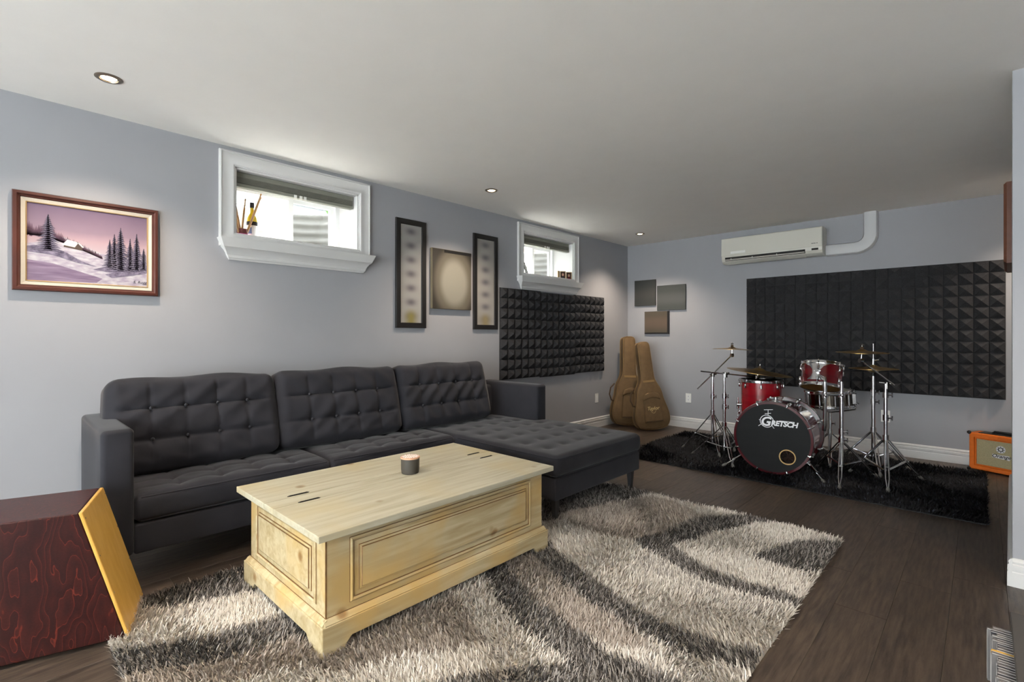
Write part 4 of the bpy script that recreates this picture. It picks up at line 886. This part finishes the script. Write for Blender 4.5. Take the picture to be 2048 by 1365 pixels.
def tripod(t, base, feet, zc, zb, ztop, r1=.0135, r2=.0105, collars=()):
    base = V3((base[0], base[1], 0)); col = base+V3((0, 0, zc)); hub = base+V3((0, 0, zb))
    MB().tube([base+V3((0, 0, zb-.03)), base+V3((0, 0, min(ztop, zc+.30)))], r1, 12).build('lower_tube', 'chrome', t, smooth=50)
    if ztop > zc+.30: MB().tube([base+V3((0, 0, zc+.29)), base+V3((0, 0, ztop))], r2, 12).build('upper_tube', 'chrome', t, smooth=50)
    MB().tube([col-V3((0, 0, .02)), col+V3((0, 0, .02))], .022, 12).build('collar', 'chrome', t, smooth=50); MB().tube([hub-V3((0, 0, .012)), hub+V3((0, 0, .012))], .020, 12).build('collar', 'chrome', t, smooth=50)
    for z in collars: MB().tube([base+V3((0, 0, z-.022)), base+V3((0, 0, z+.022))], .020, 12).tube([base+V3((.018, -.01, z)), base+V3((.045, -.025, z+.004))], .006, 8).tube([base+V3((.043, -.022, z-.014)), base+V3((.043, -.022, z+.020))], .005, 6).build('collar', 'chrome', t, smooth=50)
    for f in feet: foot_leg(t, col, (f[0], f[1], RB-.002), hub)
def cymbal(name, label, ctr, rad, axis, group=None):
    t = thing(name, label, 'cymbal', ctr, group, rz=V3(axis).to_track_quat('Z', 'Y').to_euler())
    MB().lathe([(.006, rad*.15+.0), (rad*.12, rad*.135), (rad*.20, rad*.088), (rad*.24, rad*.075), (rad*.6, rad*.045), (rad, 0), (rad, -.0015), (rad*.6, rad*.045-.002), (rad*.24, rad*.075-.003), (.006, rad*.15-.003)], 64, None, False, False).build('plate', 'bronze', t, smooth=40)
    MB().lathe([(.013, rad*.14), (.013, rad*.14+.016), (.010, rad*.14+.018)], 12).build('felt', 'bag_dark', t)
    MB().lathe([(.008, rad*.14+.018), (.010, rad*.14+.022), (.006, rad*.14+.040), (.003, rad*.14+.044)], 10).tube([(-.014, 0, rad*.14+.034), (.014, 0, rad*.14+.034)], .004, 6).build('wing_nut', 'steel_dark', t, smooth=50)
    return t
def tilter(mb, p, top):
    p, top = V3(p), V3(top); mb.tube([p, top], .005, 8); s = (top-p).normalized().orthogonal().normalized(); mb.tube([p-s*.012, p+s*.012], .019, 14)
# A: boom stand beside the ride stand
A = (-1.95, 4.95)
wA = 4.93
sa = thing('boom_stand', 'chrome boom cymbal stand with arm rising steeply, on the edge of the black rug', 'cymbal stand', (A[0], A[1], RB))
tA = at_w(1426, 748, wA)
tripod(sa, A, [(-2.23, 4.86), (-1.80, 4.74), (-1.86, 5.22)], .40, .13, tA.z, collars=(.56,))
b0 = at_w(1395, 778, wA-.06); b1 = at_w(1464, 711, wA+.08); c1 = at_w(1464, 697, wA+.08)
mb = MB().tube([b0, b1], .0065, 10); mb.build('boom_arm', 'chrome', sa, smooth=50)
mb = MB(); tilter(mb, b1, c1); mb.build('tilter', 'chrome', sa, smooth=50)
mb = MB(); tb = at_w(1426, 748, wA); mb.tube([tb-V3((0, 0, .03)), tb+V3((0, 0, .012))], .016, 10).tube([tb+V3((-.03, .01, -.01)), tb+V3((.035, -.012, 0))], .008, 8); mb.build('boom_clamp', 'steel_dark', sa, smooth=50)
cymbal('crash_cymbal', 'thin bronze crash cymbal, highest on its own in front of the bare wall', at_w(1464, 697, wA+.08)-V3((0, 0, .012)), .185, (.02, .03, 1))
# B: ride stand
Bp = (-1.75, 4.72); wB = 4.63
sb = thing('boom_stand', 'chrome boom cymbal stand with level arm reaching over the red floor tom', 'cymbal stand', (Bp[0], Bp[1], RB))
tB = at_w(1451, 748, wB)
tripod(sb, Bp, [(-2.05, 4.68), (-1.57, 4.44), (-1.68, 5.02)], .335, .12, tB.z, collars=(.50, .60))
b0 = at_w(1402, 743, wB-.02); b1 = at_w(1515, 755, wB+.10); c1 = at_w(1517, 741, wB+.10)
MB().tube([b0, b1], .0065, 10).build('boom_arm', 'chrome', sb, smooth=50)
mb = MB(); tilter(mb, b1, c1); mb.build('tilter', 'chrome', sb, smooth=50)
mb = MB(); mb.tube([tB-V3((0, 0, .035)), tB+V3((0, 0, .014))], .018, 10).tube([tB+V3((-.03, .01, .004)), tB+V3((.035, -.012, .008))], .009, 8); mb.build('boom_clamp', 'steel_dark', sb, smooth=50)
axb = (RT*.115+FW*-.06+V3((0, 0, 1))).normalized()
cymbal('ride_cymbal', 'wide tilted bronze ride cymbal over the red floor tom', at_w(1518, 741, wB+.10)-V3((0, 0, .02)), .285, axb)
# C: boom stand in front of the hi-hat
Cp = (-.55, 4.83); wC = 3.878
sc = thing('boom_stand', 'chrome boom cymbal stand with thin arm leaning across the hi-hat', 'cymbal stand', (Cp[0], Cp[1], RB))
tC = at_w(1774, 768, wC)
tripod(sc, Cp, [(-.50, 4.51), (-.345, 5.12), (-.82, 4.98)], .365, .10, tC.z, collars=(.30+.40, .52))
b0 = at_w(1789, 771, wC-.03); b1 = at_w(1722, 722, wC+.05); c1 = at_w(1724, 705, wC+.05)
MB().tube([b0, b1], .0062, 10).build('boom_arm', 'chrome', sc, smooth=50)
mb = MB(); tilter(mb, b1, c1); mb.build('tilter', 'chrome', sc, smooth=50)
mb = MB(); mb.tube([tC-V3((0, 0, .04)), tC+V3((0, 0, .012))], .016, 10).tube([tC+V3((-.05, -.0, .008)), tC+V3((.04, .01, 0))], .008, 8); mb.build('boom_clamp', 'steel_dark', sc, smooth=50)
cymbal('crash_cymbal', 'bronze crash cymbal in front of the foam tiles, held over the hi-hat', at_w(1724, 703, wC+.05)-V3((0, 0, .010)), .178, (.02, -.02, 1))
# D: hi-hat
Dp = (-.677, 5.196)
sh_ = thing('hi_hat_stand', 'chrome hi-hat stand with tall pull rod and black pedal', 'hi-hat stand', (Dp[0], Dp[1], RB))
tripod(sh_, Dp, [(-.97, 5.36), (-.60, 4.98), (-.45, 5.42)], .36, .12, .82, .015, .012, collars=(.68, .60))
zh = at_w(1747, 738, 4.231).z
MB().tube([(Dp[0], Dp[1], .8), (Dp[0], Dp[1], zh+.215)], .0035, 8).build('pull_rod', 'chrome', sh_, smooth=50)
MB().tube([(Dp[0], Dp[1], .82), (Dp[0], Dp[1], zh-.025)], [.018, .022], 12).build('seat_cup', 'black_plastic', sh_, smooth=50)
MB().tube([(Dp[0], Dp[1], zh+.035), (Dp[0], Dp[1], zh+.085)], .010, 10).tube([(Dp[0], Dp[1], zh+.07), (Dp[0]+.04, Dp[1]-.02, zh+.078)], .005, 8).build('clutch', 'chrome', sh_, smooth=50)
pdl = MB().prism([(-.045, 0), (.045, 0), (.040, .27), (-.040, .27)], 0, .012, Matrix.Translation((Dp[0], Dp[1]+.03, .035)) @ Matrix.Rotation(math.radians(10), 4, 'X') @ Matrix.Rotation(math.radians(-12), 4, 'Z')).build('pedal', 'steel_dark', sh_, bevel=.003)
MB().tube([(Dp[0]-.05, Dp[1]-.0, .03), (Dp[0]-.05, Dp[1]-.01, .13), (Dp[0], Dp[1]-.02, .17), (Dp[0]+.05, Dp[1]-.01, .13), (Dp[0]+.05, Dp[1], .03)], .008, 8).build('pedal_strap', 'black_rubber', sh_, smooth=50)
hh = thing('hi_hat_cymbals', 'pair of bronze hi-hat cymbals closed together on the rod', 'cymbal', (Dp[0], Dp[1], zh), rz=0)
for s in (1, -1):
    MB().lathe([(.006, s*.034), (.022, s*.030), (.040, s*.020), (.050, s*.017), (.11, s*.009), (.176, s*.0015), (.176, s*.0005), (.11, s*.007), (.05, s*.015), (.006, s*.031)], 64, None, False, False).build('plate', 'bronze', hh, smooth=40)
# E: tom stand
Ep = (-.815, 4.675)
se = thing('tom_stand', 'chrome tripod tom stand with side clamp holding the rack tom', 'drum stand', (Ep[0], Ep[1], RB))
tE = at_w(1683, 764, 3.945)
tripod(se, Ep, [(-.775, 4.36), (-.62, 4.98), (-1.06, 4.99)], .33, .13, tE.z, .0155, .0125, collars=(.335+.0, .40))
g0 = at_w(1650, 764, 3.98); g1 = at_w(1650, 850, 3.98); cl = at_w(1683, 790, 3.945); cg = at_w(1650, 790, 3.98)
MB().tube([g0, g1, g1+V3((-.010, .02, -.05))], .0145, 12).build('tom_post', 'chrome', se, smooth=50)
MB().tube([cl, cg], .012, 10).tube([cl-V3((0, 0, .022)), cl+V3((0, 0, .022))], .022, 12).tube([cg-V3((0, 0, .022)), cg+V3((0, 0, .022))], .022, 12).ball(cl+V3((.01, -.03, 0)), .015).ball(cg+V3((.01, -.03, 0)), .015).build('cross_clamp', 'chrome', se, smooth=50)
rim_ = V3((pt_.x, pt_.y, pt_.z))+V3((0, -.17, 0)); MB().tube([g0, g0+V3((0, .01, .03)), rim_+V3((.02, -.02, .02))], .010, 10).build('holder_arm', 'chrome', se, smooth=50)
# snare stand
Sp = (ps.x, ps.y)
ss = thing('snare_stand', 'low dark chrome snare stand under the metal snare drum', 'drum stand', (Sp[0], Sp[1], RB))
tripod(ss, Sp, [(Sp[0]-.25, Sp[1]+.16), (Sp[0]+.05, Sp[1]-.27), (Sp[0]+.26, Sp[1]+.12)], .28, .10, ps.z-.13, collars=(.36,))
for a in (.5, 2.6, 4.7):
    o_ = V3((math.cos(a), math.sin(a), 0)); c0 = V3((Sp[0], Sp[1], ps.z-.13)); MB().tube([c0, c0+o_*.10+V3((0, 0, .015)), c0+o_*.205+V3((0, 0, .035)), c0+o_*.21+V3((0, 0, .085))], .006, 8).build('basket_arm', 'steel_dark', ss, smooth=50)
# ================================================================== guitar bags
def bag_outline():
    # half outline (width, height) of a soft acoustic guitar bag
    pts = [(0, 0), (.10, .006), (.175, .03), (.212, .085), (.220, .15), (.210, .225), (.185, .31), (.168, .375), (.158, .44), (.140, .50), (.108, .56), (.086, .62), (.080, .72), (.078, .90), (.075, 1.02), (.066, 1.06), (.040, 1.078), (0, 1.08)]
    return pts
def smooth_half(pts, n=3):
    out = []
    for i in range(len(pts)-1):
        p0 = pts[max(i-1, 0)]; p1 = pts[i]; p2 = pts[i+1]; p3 = pts[min(i+2, len(pts)-1)]
        for k in range(n):
            t = k/n; out.append(tuple(.5*((2*b)+(-a+c)*t+(2*a-5*b+4*c-d)*t*t+(-a+3*b-3*c+d)*t**3) for a, b, c, d in zip(p0, p1, p2, p3)))
    return out+[pts[-1]]
def bag(label, base, nrm, lean, roll, logo, pocket_mirror=1, scale=1.):
    nrm = V3(nrm).normalized(); t = thing('guitar_bag', label, 'guitar bag', base, 'guitar bags in the corner')
    tg = V3((0, 0, 1)).cross(nrm).normalized()     # to the right seen from the front
    up = (V3((0, 0, 1))*math.cos(lean)-nrm*math.sin(lean)).normalized(); up = (up*math.cos(roll)+tg*math.sin(roll)).normalized()
    nn = tg.cross(up).normalized(); tx = up.cross(nn)
    m4 = m_cols(tx*scale, up*scale, nn*scale, base)
    hf = smooth_half(bag_outline()); o_ = [(x, y) for x, y in hf]+[(-x, y) for x, y in hf[-2:0:-1]]
    def off(k, dz):
        res = []; n = len(o_)
        for i in range(n):
            a, b = o_[i-1], o_[(i+1) % n]; tx_, ty_ = b[0]-a[0], b[1]-a[1]; l_ = math.hypot(tx_, ty_) or 1; res.append((o_[i][0]-ty_/l_*k, o_[i][1]+tx_/l_*k, dz))
        return res
    D = .115
    bodyrings = [off(.020, .004), off(.004, .0), off(0, .012), off(-.003, D*.5), off(0, D-.012), off(.004, D), off(.022, D+.008)]
    bo = MB().rings(bodyrings, m4).build('body', 'bag_tan', t, smooth=50)
    nv = len(o_)
    for dz in (.010, D-.006):
        q = off(-.002, dz); MB().tube([m4 @ V3(p) for p in q]+[m4 @ V3(q[0])], .0035*scale, 6).build('piping', 'bag_piping', t, smooth=60)
    q = off(-.004, D*.62); MB().tube([m4 @ V3(p) for p in q]+[m4 @ V3(q[0])], .0022*scale, 5).build('zip', 'bag_dark', t)
    # pocket on the lower front and flap
    z_ = D+.008
    pk = MB().rbox(-.125, .115, .085, .40, z_-.004, z_+.034, .016, .05, lambda p, n: V3((p.x*(1-.25*(p.y-.085)/.315), p.y, p.z)), m4).build('pocket', 'bag_tan', t, smooth=60)
    MB().rbox(-.115, .110, .352, .425, z_+.0, z_+.046, .016, .05, lambda p, n: V3((p.x*(1-.15*(p.y-.35)/.07), p.y+.03*(1-(p.x/.11)**2), p.z)), m4).build('pocket_flap', 'bag_tan', pk, smooth=60)
    MB().bx(-.115, .105, .090, .104, z_+.030, z_+.036, m4).build('pocket_seam', 'bag_dark', pk)
    # carrying handle on the side seen by the camera
    s_ = -1
    MB().tube([m4 @ V3(p) for p in ((s_*.178, .50, D*.5), (s_*.232, .45, D*.62), (s_*.250, .37, D*.66), (s_*.225, .30, D*.62), (s_*.195, .29, D*.6))], .008*scale, 8).build('handle', 'bag_dark', t, smooth=60)
    MB().bx(-.074, .074, .575, .60, z_-.002, z_+.003, m4).build('neck_seam', 'bag_piping', t)
    if logo:
        text_obj('lettering', 'Taylor', .060, m4 @ Matrix.Translation((-.005, .235, z_+.0350)), 'bag_logo', pk, .25, .0006, .0005)
        mb = MB(); pp = [(-.055, .268), (-.035, .235), (-.02, .21), (0, .198), (.02, .21), (.035, .235)]
        mb.tube([m4 @ V3((x-.005, y-.005, z_+.0356)) for x, y in pp], .0016, 5); mb.build('crest', 'bag_logo', pk)
    return t
bag('tan guitar bag leaning in the corner behind another', (-3.365, 5.715, .002), (.80, -.60, 0), math.radians(7), math.radians(2), False, scale=1.06)
bag('tan guitar bag with embroidered crest on its pocket, standing in front of another', (-2.995, 5.655, .002), (.80, -.60, 0), math.radians(9), math.radians(-4), True)
# ================================================================== orange amplifier
am = thing('guitar_amplifier', 'small orange guitar amplifier with tan grille cloth by the partition', 'amplifier', (.05, 5.8, .0))
dv = V3((.93, -.37, 0)).normalized(); nv_ = V3((dv.y, -dv.x, 0)); B0 = V3((-.083, 5.868, .012))
m4 = m_cols(dv, (0, 0, 1), nv_, B0); AW, AH, AD = .40, .312, .17
MB().rect([(0, -AD), (0, .0), (.006, .006), (.034, .006), (.040, -.010)], 0, AW, 0, AH, m4).build('cabinet', 'amp_orange', am, smooth=30)
MB().bx(.001, AW-.001, .001, AH-.001, -AD-.004, -AD+.004, m4).build('back_panel', 'black_plastic', am)
MB().rect([(.036, -.004), (.040, .001), (.046, .001), (.048, -.006)], 0, AW, 0, AH, m4).build('inner_piping', 'amp_orange', am)
gr = MB().bx(.040, AW-.040, .040, AH-.040, -.020, -.009, m4).build('grille', 'grille_cloth', am)
for a in (0, AW):
    for b in (0, AH): 
        c_ = m4 @ V3((a, b, .003)); MB().ball(c_, .016, 8, (1, 1, 1)).build('corner_cap', 'black_plastic', am, smooth=60)
MB().tube([m4 @ V3(p) for p in ((.12, AH, -.08), (.14, AH+.018, -.08), (.26, AH+.018, -.08), (.28, AH, -.08))], [.008, .011, .011, .008], 8).build('handle', 'black_plastic', am, smooth=60)
MB().bx(.05, AW-.05, AH+.0005, AH+.006, -.14, -.03, m4).build('control_panel', 'black_plastic', am)
for a in (.08, .3): MB().lathe([(.012, -.012), (.014, .0)], 10, Matrix.Translation(m4 @ V3((a, .0, -.03)))).build('foot', 'black_rubber', am); MB().lathe([(.012, -.012), (.014, .0)], 10, Matrix.Translation(m4 @ V3((a, .0, -.14)))).build('foot', 'black_rubber', am)
MB().prism([(.150, .128), (.262, .118), (.268, .146), (.255, .156), (.205, .153), (.152, .156)], -.009, -.006, m4).build('name_plate', 'logo_white', gr)
text_obj('lettering', 'Orange', .040, m4 @ Matrix.Translation((.207, .130, -.0058)), 'black_plastic', gr, .35, .0002, .0006)
MB().lathe([(.0005, 0), (.030, 0), (.030, .002), (.0005, .002)], 20, m4 @ Matrix.Translation((.205, .200, -.009))).build('crest_disc', 'logo_white', gr)
mb = MB(); mb.lathe([(.012, 0), (.018, 0), (.018, .0008), (.012, .0008)], 18, m4 @ Matrix.Translation((.205, .200, -.0068)), False, False)
for k in range(8): mb.bx(-.0025, .0025, .020, .026, 0, .0008, m4 @ Matrix.Translation((.205, .200, -.0068)) @ Matrix.Rotation(k*PI/4, 4, 'Z'))
mb.build('crest_mark', 'black_plastic', gr)
# ================================================================== case rack at the partition side of the rug
rk = thing('media_rack', 'low dark rack open at the side with a row of disc cases', 'shelf', (.15, 1.25, 0))
SX0, SX1, SY0, SY1, SH = .048, .215, .62, 1.69, .50
MB().bx(SX0, SX1, SY0, SY1, SH-.016, SH).build('top_panel', 'shelf_dark', rk, bevel=.002)
MB().bx(SX0+.004, SX1, SY1-.018, SY1, 0, SH-.0165).build('end_panel', 'shelf_dark', rk); MB().bx(SX0+.004, SX1, SY0, SY0+.018, 0, SH-.0165).build('end_panel', 'shelf_dark', rk)
MB().bx(SX1-.012, SX1, SY0+.019, SY1-.019, 0, SH-.0165).build('back_panel', 'shelf_dark', rk)
for z in (.02, .175, .325): MB().bx(SX0+.004, SX1-.013, SY0+.019, SY1-.019, z, z+.014).build('shelf_board', 'shelf_dark', rk)
y = SY1-.030; i = 0
pal = ['cd_clear', 'cd_clear', 'cd_dark', 'cd_clear', 'cd_white', 'cd_clear', 'cd_dark', 'cd_clear']
proto = {}
def NTH(n): return str(n)+('th' if 10 < n % 100 < 14 else {1: 'st', 2: 'nd', 3: 'rd'}.get(n % 10, 'th'))
for k in range(44):
    th = .0104; out = random.choice((0, 0, 0, .002, .004, .008, .010)) + (.006 if k < 3 else 0)
    mt = pal[(k*5+k//3) % len(pal)] if k != 11 else 'cd_yellow'
    key = mt
    lab = {'cd_clear': 'clear disc case in the dark rack', 'cd_dark': 'dark spined disc case in the dark rack', 'cd_white': 'white spined disc case in the dark rack', 'cd_yellow': 'yellow spined disc case in the dark rack'}[mt]
    lab += f', {NTH(k+1)} from the end facing the drums'
    if key not in proto:
        t = thing('disc_case', lab, 'disc case', (0, 0, 0), 'disc cases in the rack', rz=0)
        b_ = MB().bx(0, .142, -.0050, .0050, 0, .124).build('case', mt, t, bevel=.0006, seg=1)
        e_ = MB().bx(-.0004, .0002, -.0046, .0046, .004, .120).build('spine_insert', 'cd_white' if mt != 'cd_yellow' else 'cd_yellow', t)
        g_ = MB().bx(.001, .141, -.0052, -.0046, .1236, .1246).build('lid_edge', 'cd_white', t)
        proto[key] = (t, (b_, e_, g_)); o = t
    else:
        t, ch_ = proto[key]; o = t.copy(); C.objects.link(o); o['label'] = lab
        for c in ch_: c2 = c.copy(); C.objects.link(c2); c2.parent = o
    o.location = (.024-out, y, .3392); y -= th+random.choice((.0002, .0004, .0006, .003))
# ================================================================== things on the window sills
z0 = WZ0+.0125
def P1(px, X):       # point on the sill of a window seen at column px, X metres
    a = (px-CXP)/FPX; d = FW+RT*a; t = X/d.x; return V3((X, d.y*t, z0))
jp = P1(484, -3.70)
jr = thing('stick_jar', 'red glass jar holding drumsticks on the window sill above the sofa', 'jar', jp)
jm = Matrix.Translation(jp)
MB().lathe([(.034, 0), (.038, .004), (.039, .06), (.035, .078), (.035, .092), (.032, .092), (.032, .08), (.034, .006), (.001, .005)], 28, jm, True, False).build('glass', 'jar_red', jr, smooth=40)
MB().lathe([(.0395, .022), (.0396, .058)], 28, jm, False, False).build('label_band', 'label_pink', jr, smooth=40)
def rod(a, b):
    t = thing('drumstick', 'pale wooden drumstick standing in the red jar on the window sill', 'drumstick', a, 'drumsticks in the jar')
    a, b = V3(a), V3(b); d = b-a
    MB().tube([a, a+d*.7, b-d*.06], [.007, .007, .004], 8).build('shaft', 'stick_wood', t, smooth=50); MB().tube([b-d*.062, b-d*.045, b-d*.02, b], [.0035, .006, .006, .003], 8).build('tip', 'stick_wood', t, smooth=50)
base = jp+V3((0, 0, .01))
for (dx, dy, dz, ox, oy) in ((-.02, -.062, .36, 0, .004), (-.045, -.035, .37, -.018, -.010), (-.015, .125, .335, -.006, .008), (.02, .105, .345, .010, .010), (.0, .03, .30, -.012, -.004), (.02, -.072, .31, .016, -.014)):
    rod(base+V3((ox, oy, 0)), base+V3((ox+dx, oy+dy, dz)))
bp = P1(504, -3.755)
bt = thing('oil_bottle', 'yellow glass bottle with pink and white label on the window sill above the sofa', 'bottle', bp)
bm4 = Matrix.Translation(bp)
MB().lathe([(.030, 0), (.034, .004), (.035, .165), (.030, .195), (.014, .225), (.0125, .285)], 28, bm4).build('glass', 'bottle_yellow', bt, smooth=40)
MB().lathe([(.0145, .262), (.0145, .30), (.0, .30)], 20, bm4).build('cap', 'label_black', bt, smooth=40)
lb = MB().lathe([(.0355, .055), (.0356, .135)], 28, bm4, False, False).build('label', 'bottle_label', bt, smooth=40)
MB().lathe([(.0359, .030), (.0359, .055)], 28, bm4, False, False).build('label_stripe', 'label_pink', lb, smooth=40); MB().lathe([(.0358, .135), (.0358, .162)], 28, bm4, False, False).build('label_stripe', 'label_black', lb, smooth=40)
MB().bx(.0353, .0362, -.012, .012, .075, .12, bm4 @ Matrix.Rotation(-.7, 4, 'Z')).build('label_mark', 'label_blue', lb)
# second window: leaning photo frame and a folding pair of portraits
fp = P1(1056, -3.70)
ff = thing('photo_frame', 'dark thin photo frame leaning on the sill above the foam tiles', 'photo frame', fp)
m4 = m_cols((-.58, .815, 0), (-.16, -.17, .972), (.80, .56, .2), fp)
X_ = V3((-.55, .83, 0)).normalized(); Z_ = V3((.80, .53, .30)); Z_ = (Z_-X_*Z_.dot(X_)).normalized(); m4 = m_cols(X_, Z_.cross(X_), Z_, fp)
MB().rect([(0, 0), (0, .012), (.010, .012), (.010, .004)], -.07, .07, 0, .19, m4).build('frame', 'label_black', ff); MB().bx(-.062, .062, .008, .182, .002, .005, m4).build('photo', 'paper', ff)
for px, lb, sh, tie, yaw_ in ((1125.5, 'dark jacketed', 'suit', 'paper', .10), (1137.5, 'patterned shirt', 'jar_red', 'paper', .0)):
    pp = P1(px, -3.592); t = thing('portrait_frame', f'small brown framed portrait of a person in {"a dark jacket" if sh == "suit" else "a reddish top"} on the window sill', 'photo frame', pp, 'portrait frames on the sill')
    zz = V3((.80, -.60, 0)).normalized(); xx = V3((0, 0, 1)).cross(zz).normalized(); m4 = m_cols(xx, (0, 0, 1), zz, pp)
    MB().rect([(0, 0), (0, .010), (.006, .010), (.006, .003)], -.034, .034, 0, .118, m4).build('frame', 'photo_gold', t)
    ph = MB().bx(-.029, .029, .005, .113, .001, .004, m4).build('photo', 'photo_brown', t)
    MB().add([m4 @ V3((.012*math.cos(a*PI/8), .078+.017*math.sin(a*PI/8), .0044)) for a in range(16)], [tuple(range(16))]).build('printed_face', 'skin', ph)
    MB().add([m4 @ V3(p) for p in ((-.028, .008, .0042), (.028, .008, .0042), (.025, .045, .0042), (.008, .060, .0042), (-.008, .060, .0042), (-.025, .045, .0042))], [(0, 1, 2, 3, 4, 5)]).build('printed_top', sh, ph)
pp = P1(1116.5, -3.60)
t = thing('folding_frame', 'narrow brown photo frame turned side on beside the portraits', 'photo frame', pp, 'portrait frames on the sill')
zz = V3((.35, -.94, 0)).normalized(); zz = V3((.97, .25, 0)); xx = V3((0, 0, 1)).cross(zz).normalized(); m4 = m_cols(xx, (0, 0, 1), zz, pp)
MB().rect([(0, 0), (0, .010), (.006, .010), (.006, .003)], -.02, .02, 0, .115, m4).build('frame', 'photo_gold', t); MB().bx(-.016, .016, .005, .11, .001, .004, m4).build('photo', 'photo_brown', t)
